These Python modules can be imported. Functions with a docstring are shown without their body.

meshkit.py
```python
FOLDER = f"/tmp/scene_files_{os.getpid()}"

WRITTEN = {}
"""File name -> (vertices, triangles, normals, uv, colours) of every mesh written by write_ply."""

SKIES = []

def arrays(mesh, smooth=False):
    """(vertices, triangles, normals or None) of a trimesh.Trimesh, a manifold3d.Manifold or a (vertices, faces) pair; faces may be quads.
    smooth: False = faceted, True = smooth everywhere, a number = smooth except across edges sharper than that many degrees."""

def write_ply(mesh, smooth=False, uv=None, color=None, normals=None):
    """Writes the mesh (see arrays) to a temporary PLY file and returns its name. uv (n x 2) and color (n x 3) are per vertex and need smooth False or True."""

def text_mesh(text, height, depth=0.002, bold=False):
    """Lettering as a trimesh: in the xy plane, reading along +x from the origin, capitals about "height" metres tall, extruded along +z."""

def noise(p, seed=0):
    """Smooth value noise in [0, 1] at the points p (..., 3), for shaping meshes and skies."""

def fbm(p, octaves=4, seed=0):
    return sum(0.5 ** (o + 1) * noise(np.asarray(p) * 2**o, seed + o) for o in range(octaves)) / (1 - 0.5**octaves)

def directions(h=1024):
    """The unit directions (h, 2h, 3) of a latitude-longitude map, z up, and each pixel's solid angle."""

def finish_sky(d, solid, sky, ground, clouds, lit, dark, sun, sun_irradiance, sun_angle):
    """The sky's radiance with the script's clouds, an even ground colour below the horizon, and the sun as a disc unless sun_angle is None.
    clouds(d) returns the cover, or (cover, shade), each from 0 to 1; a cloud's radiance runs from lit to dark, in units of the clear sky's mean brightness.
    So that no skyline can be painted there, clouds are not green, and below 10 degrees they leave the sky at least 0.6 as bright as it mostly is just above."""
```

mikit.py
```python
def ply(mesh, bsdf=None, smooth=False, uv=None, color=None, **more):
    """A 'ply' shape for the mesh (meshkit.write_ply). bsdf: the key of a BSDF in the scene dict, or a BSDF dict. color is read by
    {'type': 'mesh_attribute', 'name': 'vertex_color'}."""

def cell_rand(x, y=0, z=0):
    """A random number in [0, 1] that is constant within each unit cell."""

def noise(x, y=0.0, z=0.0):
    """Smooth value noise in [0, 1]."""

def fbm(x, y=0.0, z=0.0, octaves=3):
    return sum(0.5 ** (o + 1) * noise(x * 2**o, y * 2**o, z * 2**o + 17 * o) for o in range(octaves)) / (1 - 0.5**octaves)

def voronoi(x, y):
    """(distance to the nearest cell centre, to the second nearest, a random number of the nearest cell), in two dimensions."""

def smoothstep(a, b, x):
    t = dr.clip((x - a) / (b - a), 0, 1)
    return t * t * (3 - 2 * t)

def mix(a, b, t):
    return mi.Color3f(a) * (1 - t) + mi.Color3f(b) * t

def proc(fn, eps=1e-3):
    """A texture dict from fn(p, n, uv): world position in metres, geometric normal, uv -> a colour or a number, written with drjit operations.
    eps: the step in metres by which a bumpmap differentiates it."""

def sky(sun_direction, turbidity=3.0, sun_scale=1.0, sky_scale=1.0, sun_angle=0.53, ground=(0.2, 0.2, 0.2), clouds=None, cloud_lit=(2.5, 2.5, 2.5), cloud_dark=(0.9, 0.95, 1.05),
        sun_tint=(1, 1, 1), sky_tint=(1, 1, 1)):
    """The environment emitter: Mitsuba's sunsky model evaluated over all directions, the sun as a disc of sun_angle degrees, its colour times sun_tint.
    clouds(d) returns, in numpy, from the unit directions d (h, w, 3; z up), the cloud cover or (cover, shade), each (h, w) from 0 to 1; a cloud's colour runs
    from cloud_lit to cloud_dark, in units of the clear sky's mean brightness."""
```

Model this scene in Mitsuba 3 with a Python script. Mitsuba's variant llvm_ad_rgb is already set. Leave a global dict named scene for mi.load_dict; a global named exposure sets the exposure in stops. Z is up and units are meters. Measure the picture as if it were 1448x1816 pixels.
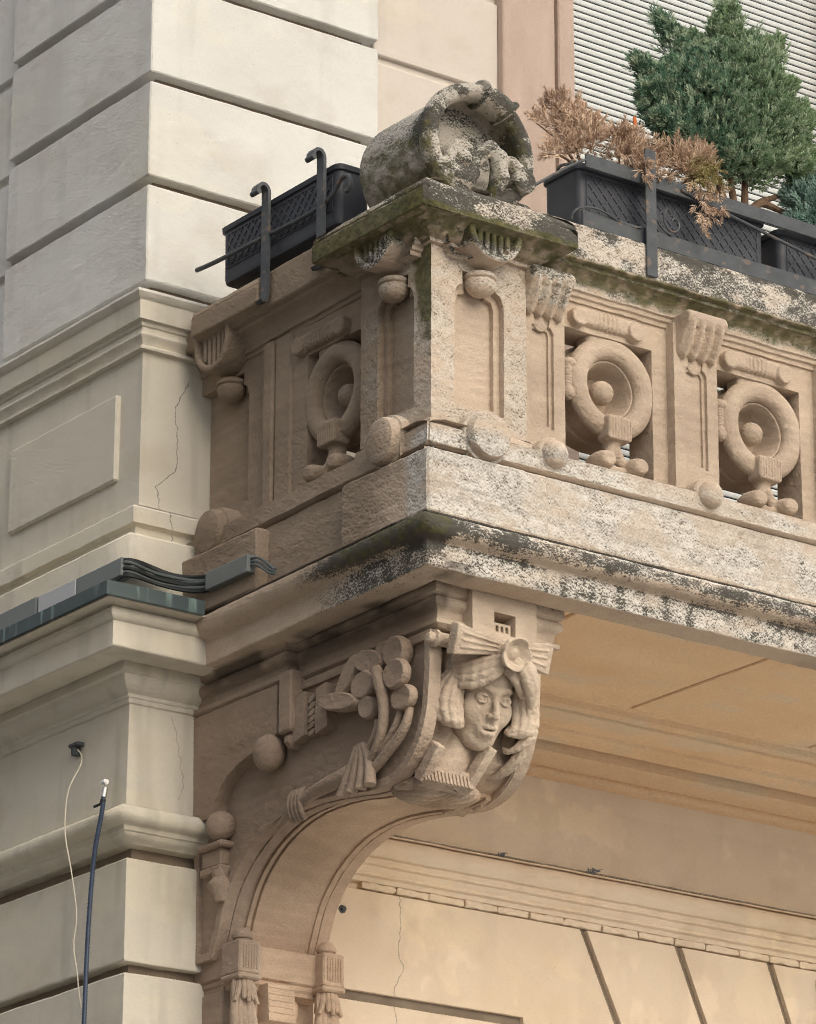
import math, random, numpy as np, trimesh, manifold3d as m3, drjit as dr, mitsuba as mi, mikit
import shapely.geometry as sg
from mikit import ply, proc, noise, fbm, smoothstep, mix
from meshkit import fbm as nfbm, noise as nnoise

scene, labels = {}, {}
exposure = 1.93
T = mi.ScalarTransform4f

# ------------------------------------------------------------------ camera, sky
YAW, PITCH, ROLL = math.radians(36.18037), math.radians(19.39577), math.radians(0.14788)
CAM = np.array([-7.65752, -12.14956, 1.6])
fw = np.array([math.sin(YAW)*math.cos(PITCH), math.cos(YAW)*math.cos(PITCH), math.sin(PITCH)])
rt = np.array([math.cos(YAW), -math.sin(YAW), 0.0]); up0 = np.cross(rt, fw)
up = -math.sin(ROLL)*rt + math.cos(ROLL)*up0
scene['camera'] = {'type': 'perspective', 'fov': math.degrees(2*math.atan(724/7290.9)), 'fov_axis': 'x', 'near_clip': 0.5, 'far_clip': 400.0,
                   'to_world': T().look_at(origin=CAM.tolist(), target=(CAM+fw).tolist(), up=up.tolist())}
SUN = np.array([-0.02, -1.0, 0.54])
scene['sky'] = mikit.sky(SUN.tolist(), turbidity=4, sun_scale=0.85, sun_angle=50, sun_tint=(0.885, 1.0, 1.21), clouds=lambda d: 1.0,
                         cloud_lit=(2.42, 2.5, 2.64), ground=(0.3, 0.28, 0.25))

# ------------------------------------------------------------------ materials
def bsdf(name, color, rough=0.85, bump=None, bscale=1.0, eps=2e-3, spec=0.3, **kw):
    c = {'type': 'principled', 'base_color': proc(color) if callable(color) else {'type': 'rgb', 'value': color}, 'roughness': rough, 'specular': spec, **kw}
    if bump is not None:
        c = {'type': 'bumpmap', 'arbitrary': proc(bump, eps), 'scale': bscale, 'bsdf': c}
    scene[name] = {'type': 'twosided', 'bsdf': c}

def lin(r, g, b):          # sRGB 0..255 to linear
    f = lambda v: (v/255/12.92 if v/255 <= 0.04045 else ((v/255+0.055)/1.055)**2.4)
    return (f(r), f(g), f(b))

def polydist(a, b, pts):
    d = mi.Float(9.0)
    for (x0, y0), (x1, y1) in zip(pts[:-1], pts[1:]):
        ux, uy = x1-x0, y1-y0
        t = dr.clip(((a-x0)*ux+(b-y0)*uy)/(ux*ux+uy*uy), 0, 1)
        d = dr.minimum(d, dr.sqrt(dr.square(a-x0-t*ux)+dr.square(b-y0-t*uy)))
    return d

CRACKS = [[(0.20,7.20),(0.135,7.08),(0.15,6.96),(0.145,6.83),(0.06,6.75),(0.085,6.62),(0.12,6.52)],
          [(0.12,5.86),(0.16,5.7),(0.17,5.6),(0.155,5.55)],
          [(1.12,5.33),(1.13,5.22),(1.12,5.12),(1.145,5.06),(1.10,4.98),(1.11,4.85)]]
def plaster_color(p, n, uv):
    x, y, z = p.x, p.y, p.z
    m = fbm(x*2.3, y*2.3, z*2.3, 4)
    fine = noise(x*170, y*170, z*170)
    c = mix((0.525, 0.52, 0.495), (0.576, 0.574, 0.556), smoothstep(0.3, 0.7, m))
    low = smoothstep(7.53, 7.45, z)                        # pedestal storey: a warmer coat
    c = mix(c, mix((0.49, 0.455, 0.385), (0.575, 0.54, 0.47), m), low)
    warm = smoothstep(5.985, 5.965, z)*smoothstep(0.27, 0.40, x)  # wall under the balcony: ochre tone, warm bounced light painted in
    c = mix(c, mix((0.62, 0.50, 0.372), (0.665, 0.555, 0.43), smoothstep(0.3, 0.7, m)), warm)
    pk = smoothstep(1.07, 1.09, x)*smoothstep(7.2, 7.4, z)
    c = mix(c, mix((0.485, 0.438, 0.395), (0.53, 0.485, 0.44), m), pk)
    st = smoothstep(0.52, 0.75, fbm(x*11, y*11, z*1.1, 3))*0.14    # rain streaks
    c = c*(1-st*(0.5+0.5*low)*(1-0.65*warm))
    c = c*(0.975+0.05*mikit.cell_rand(dr.floor((z-7.573)/0.436), dr.floor(x/1.08)))
    pat = smoothstep(0.60, 0.68, fbm(x*5.1+4, y*5.1, z*3.3+9, 4))*warm
    c = mix(c, mi.Color3f(c)*1.10, pat)
    c = c*(0.965+0.07*fine)
    pits = smoothstep(0.955, 0.975, noise(x*90+7, y*90, z*90))*smoothstep(0.45, 0.65, noise(x*3, y*3, z*3))
    c = c*(1-0.30*pits)
    pt = smoothstep(0.62, 0.66, fbm(x*1.7+8, y*1.7, z*2.6, 4))          # touched-up patches
    c = mix(c, c*mi.Color3f(1.035, 1.03, 0.995), pt)
    dust = smoothstep(0.5, 0.8, fbm(x*6, y*6, z*6+3, 4))*0.10
    c = c*(1-dust*mi.Color3f(0.7, 0.9, 1.1))
    wob = (fbm(x*40, y*40, z*40, 2)-0.5)*0.02
    for i, L in enumerate(CRACKS):
        fade = (0.62, 0.34, 0.55)[i]
        yl = dr.abs(n.y) > 0.7
        d = polydist(x+wob, z+wob*0.5, L)
        k = smoothstep(0.0026, 0.0006, d)*dr.select(yl & (y < 0.01) & (y > -0.2), 1.0, 0.0)
        c = c*(1-fade*k)
    return c
def plaster_bump(p, n, uv):
    x, y, z = p.x, p.y, p.z
    return 0.0030*fbm(x*140, y*140, z*140, 2) + 0.0012*fbm(x*26, y*26, z*26, 2)
bsdf('plaster', plaster_color, 0.9, plaster_bump, 1.0, 2e-3)

def mix_f(a, b, t): return a*(1-t)+b*t
def stone_color(p, n, uv):
    x, y, z = p.x, p.y, p.z
    m = fbm(x*3.1, y*3.1, z*3.1, 4)
    m2 = fbm(x*9+3, y*9, z*9, 3)
    lay = noise(x*2.2, y*2.2, z*55+4*m)
    c = mix((0.335, 0.264, 0.206), (0.44, 0.355, 0.280), smoothstep(0.25, 0.75, m))
    c = mix(c, (0.44, 0.365, 0.285), smoothstep(0.5, 0.8, m2)*0.5)
    c = c*(0.90+0.18*lay)
    g1 = noise(x*210, y*210, z*210); g2 = noise(x*95+5, y*95, z*95)
    c = c*(0.87+0.26*g1)
    low = smoothstep(6.0, 5.985, z)                                # the bracket: left shade and sunlit soffit painted in, its front washed paler
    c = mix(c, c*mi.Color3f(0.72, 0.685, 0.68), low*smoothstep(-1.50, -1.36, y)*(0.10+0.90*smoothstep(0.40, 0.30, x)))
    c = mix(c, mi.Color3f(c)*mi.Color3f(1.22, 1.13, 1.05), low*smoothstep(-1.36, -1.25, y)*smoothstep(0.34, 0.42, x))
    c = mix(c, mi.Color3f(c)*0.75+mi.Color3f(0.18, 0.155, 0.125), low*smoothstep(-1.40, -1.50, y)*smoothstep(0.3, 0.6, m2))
    # --- where rain and light reach: crust and soot
    front = smoothstep(-1.45, -1.56, y)
    leftf = smoothstep(-0.75, -1.35, y)
    body = smoothstep(5.995, 6.01, z)
    side = smoothstep(0.19, 0.14, x)*leftf
    big = fbm(x*4+1, y*4, z*4, 3)
    slab = smoothstep(6.215, 6.195, z)*body
    base = smoothstep(6.195, 6.215, z)*smoothstep(6.62, 6.50, z)
    rail = smoothstep(7.17, 7.27, z)
    top = smoothstep(7.22, 7.30, z)*smoothstep(0.85, 0.72, x)*smoothstep(-0.95, -1.06, y)
    top = dr.maximum(top, smoothstep(7.13, 7.19, z)*dr.maximum(smoothstep(-1.595, -1.625, y), smoothstep(0.15, 0.12, x)*leftf)*smoothstep(0.76, 0.70, x))
    top = dr.maximum(top, 0.9*smoothstep(7.08, 7.12, z)*smoothstep(-1.565, -1.58, y)*smoothstep(0.58, 0.60, x)*smoothstep(0.82, 0.78, x))
    pier = smoothstep(6.5, 6.6, z)*smoothstep(7.35, 7.2, z)*smoothstep(0.63, 0.57, x)*smoothstep(-1.15, -1.2, y)
    open_ = smoothstep(0.1, 0.5, dr.maximum(-n.y, dr.maximum(-n.x, n.z)))
    down = smoothstep(-0.3, -0.75, n.z)
    rim = pier*dr.maximum(smoothstep(-1.560, -1.578, y), smoothstep(0.19, 0.172, x))
    cover = body*dr.maximum(front*dr.maximum(dr.maximum(slab*0.95, base*0.95), rail*1.05), side*(slab*0.8+base*0.3))
    cover = dr.maximum(cover, dr.maximum(top*0.95, rim*0.5+pier*0.12))
    cover = dr.clip(cover*open_*(1-0.85*down), 0, 1)
    s1 = noise(x*350, y*350, z*350); s2 = noise(x*165+5, y*165, z*165); s3 = fbm(x*34, y*34, z*34, 2)
    sp = 0.42*s1+0.33*s2+0.25*s3
    patch = smoothstep(0.36, 0.60, fbm(x*6.5+3, y*6.5, z*9, 4))
    k = smoothstep(0.50, 1.10, sp*0.56+0.70*cover*(0.60+0.30*big+0.38*patch))*smoothstep(0.02, 0.2, cover)
    hz = fbm(x*3, y*3, z*60, 3)                                         # bedding streaks
    crust = mix((0.29, 0.275, 0.25), (0.55, 0.53, 0.495), smoothstep(0.25, 0.75, 0.4*s2+0.3*s3+0.3*hz))
    crust = mix(crust, mix((0.27, 0.265, 0.24), (0.46, 0.45, 0.41), smoothstep(0.35, 0.65, s2)), dr.maximum(top*0.8, rim*0.3))
    c = mix(c, crust, k*0.92)
    side_dark = smoothstep(-1.50, -1.25, y)*smoothstep(0.60, 0.35, x)*smoothstep(6.1, 6.2, z)   # darker towards the left side, back from the front
    c = mix(c, c*mi.Color3f(0.55, 0.53, 0.51), side_dark*(0.75+0.3*m2))
    # black specks and soot
    tor = smoothstep(6.098, 6.112, z)*smoothstep(6.205, 6.18, z)
    up_ = smoothstep(0.2, 0.8, n.z)
    dens = cover*(0.30+0.14*slab*front+0.24*top-0.04*base*front+0.30*rail*front+0.05*rim) + tor*side*0.55 + 0.45*side*slab
    drip = smoothstep(0.55, 0.75, fbm(x*30, y*30, z*2.0, 2))*body*front*(slab+0.5*base+0.6*rail)
    dens = dens+0.22*drip
    dens = dr.maximum(dens, smoothstep(6.176, 6.186, z)*smoothstep(6.206, 6.198, z)*dr.maximum(front, side)*1.3)
    dens = dens*(0.35+0.7*big+0.55*patch)*(1-0.25*smoothstep(7.40, 7.46, z)*top)
    edge_ = smoothstep(7.40, 7.432, z)*rail*front*0.35+smoothstep(6.075, 6.095, z)*smoothstep(6.11, 6.098, z)*front*0.5
    dens = dens+edge_*patch+tor*front*0.36*(1-0.75*up_)*(0.6+0.8*big)
    bl = smoothstep(0.44, 0.16, sp+0.14-0.55*dens)*smoothstep(0.03, 0.15, dens)
    c = mix(c, (0.034, 0.032, 0.027), bl*0.92)
    c = mix(c, mix((0.25, 0.243, 0.22), (0.40, 0.39, 0.355), sp), smoothstep(7.40, 7.46, z)*smoothstep(0.85, 0.72, x)*smoothstep(-0.9, -1.0, y)*0.55*(1-bl))
    # moss
    mo = top*smoothstep(7.24, 7.29, z)*smoothstep(0.1, -0.6, n.x)*smoothstep(0.62, 0.0, n.z)*mix_f(1.0, 0.62, smoothstep(7.40, 7.5, z))*(0.75+0.5*big)
    mo = dr.maximum(mo, top*smoothstep(7.33, 7.28, z)*smoothstep(7.17, 7.27, z)*0.75)
    mo = dr.maximum(mo, pier*smoothstep(0.215, 0.18, x)*smoothstep(0.1, -0.5, n.x)*smoothstep(-1.40, -1.56, y)*1.1*smoothstep(6.5, 7.2, z))
    mo = dr.maximum(mo, rail*front*smoothstep(7.335, 7.30, z)*smoothstep(7.19, 7.24, z)*0.75)
    mo = dr.maximum(mo, tor*side*0.6)
    mk = smoothstep(0.45, 0.75, mo*0.75+0.55*(fbm(x*26, y*26, z*26, 3)-0.25))
    c = mix(c, mix((0.035, 0.04, 0.014), (0.11, 0.10, 0.04), noise(x*60, y*60, z*60)), mk*0.88)
    # soot band under the slab's left edge
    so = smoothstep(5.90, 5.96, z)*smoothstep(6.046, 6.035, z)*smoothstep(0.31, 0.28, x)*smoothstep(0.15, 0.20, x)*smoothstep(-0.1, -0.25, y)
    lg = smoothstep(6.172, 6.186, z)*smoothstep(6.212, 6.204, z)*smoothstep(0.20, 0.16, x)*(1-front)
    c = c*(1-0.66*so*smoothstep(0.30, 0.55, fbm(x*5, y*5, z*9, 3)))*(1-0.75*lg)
    return c
def stone_bump(p, n, uv):
    x, y, z = p.x, p.y, p.z
    return 0.0030*noise(x*150, y*150, z*150)+0.0045*fbm(x*60, y*60, z*60, 2)+0.003*noise(x*18, y*18, z*18)
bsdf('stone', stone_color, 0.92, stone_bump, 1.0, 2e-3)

# ------------------------------------------------------------------ mesh helpers
def key_of(k):
    if k not in scene and not any(q.startswith(k+'__') for q in scene): return k
    i = 1
    while f'{k}_{i:03d}' in scene or any(q.startswith(f'{k}_{i:03d}__') for q in scene): i += 1
    return f'{k}_{i:03d}'
TAKEN = set()
def thing(name, label=None, cat=None, group=None, kind=None):
    k, i = name, 0
    while k in TAKEN: i += 1; k = f'{name}_{i:03d}'
    TAKEN.add(k)
    d = {}
    if label: d['label'] = label
    if cat: d['category'] = cat
    if group: d['group'] = group
    if kind: d['kind'] = kind
    if d: labels[k] = d
    return k
def outw(m):
    if m.volume < 0: m = m.copy(); m.invert()
    return m
def part(parent, name, mesh, mat, smooth=32, label=None, kind=None):
    k, i = f'{parent}__{name}', 0
    while k in TAKEN: i += 1; k = f'{parent}__{name}_{i:03d}'
    TAKEN.add(k)
    if mesh is not None:
        scene[k] = mesh if isinstance(mesh, dict) else ply(outw(mesh), mat, smooth)
    d = {}
    if label: d['label'] = label
    if kind: d['kind'] = kind
    if d: labels[k] = d
    return k
def single(name, mesh, mat, label, cat, smooth=32, group=None, kind=None):
    k = thing(name, label, cat, group, kind)
    scene[k] = mesh if isinstance(mesh, dict) else ply(mesh, mat, smooth)
    return k
def cat(*ms): return trimesh.util.concatenate([m for m in ms])
def jit(m, amp=0.0015, freq=14, seed=0, amp2=0.0):
    v = m.vertices
    d = np.stack([nfbm(v*freq+17*k+seed, 3, k)-0.5 for k in range(3)], 1)*2*amp
    if amp2: d += np.stack([nnoise(v*60+9*k+seed, k+5)-0.5 for k in range(3)], 1)*2*amp2
    m.vertices = v+d; return m
def arc(cx, cz, r, a0, a1, n=6, rz=None):
    rz = r if rz is None else rz
    return [(cx+r*math.cos(math.radians(a0+(a1-a0)*i/n)), cz+rz*math.sin(math.radians(a0+(a1-a0)*i/n))) for i in range(n+1)]
def sweep(profile, path, seg=0.05, back=None, jitter=0.0012, seed=0, caps=True, amp2=0.0):
    """profile: (out, z) from top to bottom; closed along back (an out value); path: plan polyline, out is to its right."""
    P = [np.array(q, float) for q in path]
    dirs = [(b-a)/np.linalg.norm(b-a) for a, b in zip(P[:-1], P[1:])]
    nor = [np.array([d[1], -d[0]]) for d in dirs]
    st = []                                                   # stations: point, offset vector
    for i in range(len(dirs)):
        L = np.linalg.norm(P[i+1]-P[i]); k = max(1, int(L/seg))
        n0 = nor[i] if i == 0 else (nor[i]+nor[i-1])/(1+nor[i]@nor[i-1])
        n1 = nor[i] if i == len(dirs)-1 else (nor[i]+nor[i+1])/(1+nor[i]@nor[i+1])
        ts = np.linspace(0, 1, k+1)
        for t in ts[(0 if i == 0 else 1):]:
            nn = n0 if t == 0 else (n1 if t == 1 else nor[i])
            # keep mitre only at the ends
            st.append((P[i]*(1-t)+P[i+1]*t, nn))
    prof = list(profile)
    if back is not None: prof = prof+[(back, prof[-1][1]), (back, prof[0][1])]
    A = np.array(prof); m = len(A); n = len(st)
    V = np.zeros((n, m, 3))
    for i, (p, nn) in enumerate(st):
        V[i, :, 0] = p[0]+nn[0]*A[:, 0]; V[i, :, 1] = p[1]+nn[1]*A[:, 0]; V[i, :, 2] = A[:, 1]
    idx = np.arange(n*m).reshape(n, m)
    a, b = idx[:-1], idx[1:]
    q = np.stack([a, np.roll(a, -1, 1), np.roll(b, -1, 1), b], -1).reshape(-1, 4)
    F = np.vstack([q[:, [0, 2, 1]], q[:, [0, 3, 2]]])
    mesh = trimesh.Trimesh(V.reshape(-1, 3), F, process=False)
    if caps:
        poly = sg.Polygon(A)
        if poly.is_valid and poly.area > 1e-9:
            tv, tf = trimesh.creation.triangulate_polygon(poly, engine='earcut')
            for e, flip in ((0, False), (n-1, True)):
                p, nn = st[e]
                vv = np.stack([p[0]+nn[0]*tv[:, 0], p[1]+nn[1]*tv[:, 0], tv[:, 1]], 1)
                mesh = trimesh.util.concatenate([mesh, trimesh.Trimesh(vv, tf[:, ::-1] if flip else tf, process=False)])
    # smooth out the fanning of inner stations next to a mitre: nothing to do, offsets are exact there
    if jitter:
        jit(mesh, jitter, 9, seed, amp2)
    return mesh
def box(x0, x1, y0, y1, z0, z1, b=0.004):
    """A chamfered box."""
    if b <= 0: return trimesh.creation.box(bounds=[[x0, y0, z0], [x1, y1, z1]])
    pts = []
    for sx in (0, 1):
        for sy in (0, 1):
            for sz in (0, 1):
                c = np.array([(x0, x1)[sx], (y0, y1)[sy], (z0, z1)[sz]]); d = np.array([1-2*sx, 1-2*sy, 1-2*sz])*b
                pts += [c+d*[0, 1, 1], c+d*[1, 0, 1], c+d*[1, 1, 0]]
    return trimesh.convex.convex_hull(np.array(pts))
def dense(m, h):
    """Subdivide until edges are shorter than h."""
    v, f = trimesh.remesh.subdivide_to_size(m.vertices, m.faces, h, max_iter=12)
    r = trimesh.Trimesh(v, f, process=False); r.merge_vertices(); return r
def stonebox(*a, b=0.006, h=0.03, amp=0.0018, amp2=0.0007, seed=0):
    return jit(dense(box(*a, b=b), h), amp, 16, seed, amp2)
def extr(poly, axis, t0, t1):
    """Extrude a plan polygon along an axis: axis 'y' takes (x, z), 'x' takes (y, z), 'z' takes (x, y)."""
    m = trimesh.creation.extrude_polygon(poly if hasattr(poly, 'exterior') else sg.Polygon(poly), t1-t0, engine='earcut')
    v = m.vertices.copy(); w = v[:, 2]+t0
    if axis == 'y': m.vertices = np.stack([v[:, 0], w, v[:, 1]], 1); m.invert()
    elif axis == 'x': m.vertices = np.stack([w, v[:, 0], v[:, 1]], 1)
    else: m.vertices = np.stack([v[:, 0], v[:, 1], w], 1)
    if m.volume < 0: m.invert()
    return m
def tube(pts, r, n=8, cap=True, spline=True, step=None):
    P = np.array(pts, float)
    if spline and len(P) > 2:
        from scipy.interpolate import CubicSpline
        t = np.r_[0, np.cumsum(np.linalg.norm(np.diff(P, axis=0), axis=1))]
        k = max(len(P)*4, 8) if step is None else max(4, int(t[-1]/step))
        tt = np.linspace(0, t[-1], k)
        R = np.interp(tt, t, r) if np.ndim(r) else np.full(k, r)
        P = CubicSpline(t, P)(tt)
    else: R = np.array(r) if np.ndim(r) else np.full(len(P), r)
    Tn = np.gradient(P, axis=0); Tn /= np.linalg.norm(Tn, axis=1, keepdims=True)
    u = np.cross(Tn[0], [0.3, 0.5, 0.81]); u /= np.linalg.norm(u)
    V = []
    a = np.arange(n)*2*np.pi/n
    for p, t_, rr in zip(P, Tn, R):
        u = u-(u@t_)*t_; u /= np.linalg.norm(u); w = np.cross(t_, u)
        V.append(p+rr*(np.cos(a)[:, None]*u+np.sin(a)[:, None]*w))
    k = len(P); V = np.vstack(V+[P[:1], P[-1:]]); F = []
    for i in range(k-1):
        for j in range(n):
            q = [i*n+j, i*n+(j+1) % n, (i+1)*n+(j+1) % n, (i+1)*n+j]; F += [[q[0], q[1], q[2]], [q[0], q[2], q[3]]]
    for j in range(n):
        F.append([k*n, (j+1) % n, j]); F.append([k*n+1, (k-1)*n+j, (k-1)*n+(j+1) % n])
    return trimesh.Trimesh(V, F, process=False)
def lathe(prof, n=32, axis='z'):
    m = trimesh.creation.revolve(np.array(prof), sections=n)
    if axis == 'y':                              # spin about -y: prof (r, out)
        v = m.vertices.copy(); m.vertices = np.stack([v[:, 0], -v[:, 2], v[:, 1]], 1)
    if m.volume < 0: m.invert()
    return m
LEFT = np.array([[0, 1, 0], [-1, 0, 0], [0, 0, 1.0]])        # front-facing ornament turned to face -x
def place(m, p, left=False, s=1.0):
    m = m.copy(); v = m.vertices*s
    if left: v = v@LEFT.T
    m.vertices = v+np.array(p); return m
# ------------------------------------------------------------------ ground
def paving(p, n, uv):
    gx, gy = p.x/0.6, p.y/0.6
    e = dr.minimum(dr.minimum(gx-dr.floor(gx), 1-gx+dr.floor(gx)), dr.minimum(gy-dr.floor(gy), 1-gy+dr.floor(gy)))
    c = mi.Color3f(0.52, 0.49, 0.44)*(0.85+0.3*fbm(p.x*1.5, p.y*1.5, 0, 3))
    return mix((0.2, 0.18, 0.16), c, smoothstep(0.008, 0.02, e))
bsdf('paving', paving, 0.9)
single('pavement', box(-60, 60, -80, 40, -0.5, 0.0, 0), 'paving', 'light stone paving of the street below the balcony', 'pavement', False, kind='structure')
labels['pavement'].pop('category')

bsdf('asphalt', lambda p, n, uv: mi.Color3f(0.055, 0.055, 0.056)*(0.8+0.4*fbm(p.x*2, p.y*2, 0, 3)), 0.9)
scene['street'] = ply(box(-10.0, -1.6, -60, 40, -0.1, 0.004, 0), 'asphalt', False)  # unseen dark ground, added to keep bounce off the left undersides
labels['street'] = {'label': 'unseen dark asphalt added left of the house to cut bounced light', 'kind': 'structure'}
# ------------------------------------------------------------------ building
B = thing('building', 'cream stucco corner house with rusticated blocks and moulded ledges around its corner', 'building')
YL = 3.2                                  # how far the side wall runs back
CORN = [(0, YL), (0, 0), (1.076, 0)]
part(B, 'wall', cat(box(0.055, 1.99, 0.062, 6.0, 4.2, 10.4, 0), box(3.69, 6.5, 0.062, 6.0, 4.2, 10.4, 0), box(1.99, 3.69, 0.062, 6.0, 4.2, 6.5, 0), box(1.99, 3.69, 0.40, 6.0, 6.5, 10.4, 0)), 'plaster', False)
bsdf('joint', lambda p, n, uv: mix((0.15, 0.115, 0.085), (0.25, 0.20, 0.155), fbm(p.x*12, p.y*12, p.z*12, 3)), 0.95)   # darker brown plaster in the joints
# quoins of the upper storey
zt = [7.573, 8.004, 8.440, 8.876, 9.312]
for i, z0 in enumerate(zt):
    z1 = zt[i+1]-0.040 if i < 4 else 10.2
    m = jit(dense(box(0, 1.076, 0, 1.057, z0, z1, 0.005), 0.045), 0.0022, 5, i, 0.0012)
    part(B, 'quoin_block', m, 'plaster')
part(B, 'quoin_core', box(0.056, 1.03, 0.056, 1.01, 7.48, 10.4, 0), 'joint', False)
# courses of the recessed walls beside the quoins
zc = [7.52, 7.965, 8.402, 8.839, 9.276]
for i, z0 in enumerate(zc):
    z1 = zc[i+1]-0.036 if i < 4 else 10.2
    part(B, 'wall_course', jit(dense(box(1.08, 1.712, 0.040, 0.3, z0, z1, 0.005), 0.08), 0.0012, 5, i), 'plaster')
    part(B, 'wall_course', jit(dense(box(0.030, 0.3, 1.061, YL, z0, z1, 0.005), 0.08), 0.0012, 5, i+9), 'plaster')

# mouldings that turn the corner (out from the quoin face, z), top to bottom
part(B, 'pedestal_cornice', sweep([(-0.04, 7.545), (0.055, 7.508), (0.078, 7.497), (0.080, 7.486), (0.068, 7.468), (0.058, 7.462), (0.054, 7.388), (0.036, 7.383), (0.034, 7.370),
    (0.026, 7.366)]+arc(0.026-0.0, 7.336, 0.010, 75, -60, 4)+[(0.020, 7.312)]+arc(0.040, 7.312, 0.026, 190, 262, 4)[1:]+[(0.036, 7.276), (0.010, 7.271)], CORN, back=-0.1, jitter=0.002, amp2=0.0008), 'plaster')
part(B, 'dado', sweep([(0.012, 7.275), (0.016, 6.60)], CORN, back=-0.12, jitter=0.003, seed=3, amp2=0.001), 'plaster')
part(B, 'dado_base', sweep([(0.012, 6.664), (0.040, 6.648), (0.070, 6.636), (0.076, 6.628), (0.076, 6.568), (0.050, 6.562), (0.050, 6.532), (0.104, 6.512), (0.112, 6.500), (0.118, 6.30), (0.12, 6.16)],
    CORN, back=-0.1, jitter=0.003, seed=5, amp2=0.001), 'plaster')
# raised field on the side dado
part(B, 'dado_panel', jit(dense(box(-0.034, 0.0, 0.132, 0.904, 6.798, 7.14, 0.006), 0.05), 0.0015, 6), 'plaster')
LEDGE = [(0, YL), (0, 0), (0.36, 0)]
part(B, 'ledge_cornice', sweep([(0.05, 6.185), (0.33, 6.170), (0.33, 6.163), (0.292, 6.160)]+arc(0.262, 6.130, 0.026, 70, -60, 6)+[(0.266, 6.104), (0.268, 6.094), (0.270, 6.012)]+
    arc(0.262, 6.012, 0.008, 0, -90, 3)+[(0.160, 6.004), (0.140, 6.008), (0.140, 5.985), (0.146, 5.972), (0.130, 5.966), (0.128, 5.957)]+
    [(0.122, 5.945), (0.110, 5.930), (0.094, 5.918), (0.080, 5.911), (0.080, 5.899), (0.074, 5.895), (0.072, 5.880), (0.062, 5.874)], LEDGE, back=-0.1, jitter=0.0022, seed=7, amp2=0.0006), 'plaster')
part(B, 'frieze', sweep([(0.064, 5.88), (0.074, 5.475)], LEDGE, back=-0.1, jitter=0.003, seed=9, amp2=0.0008), 'plaster')
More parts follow.
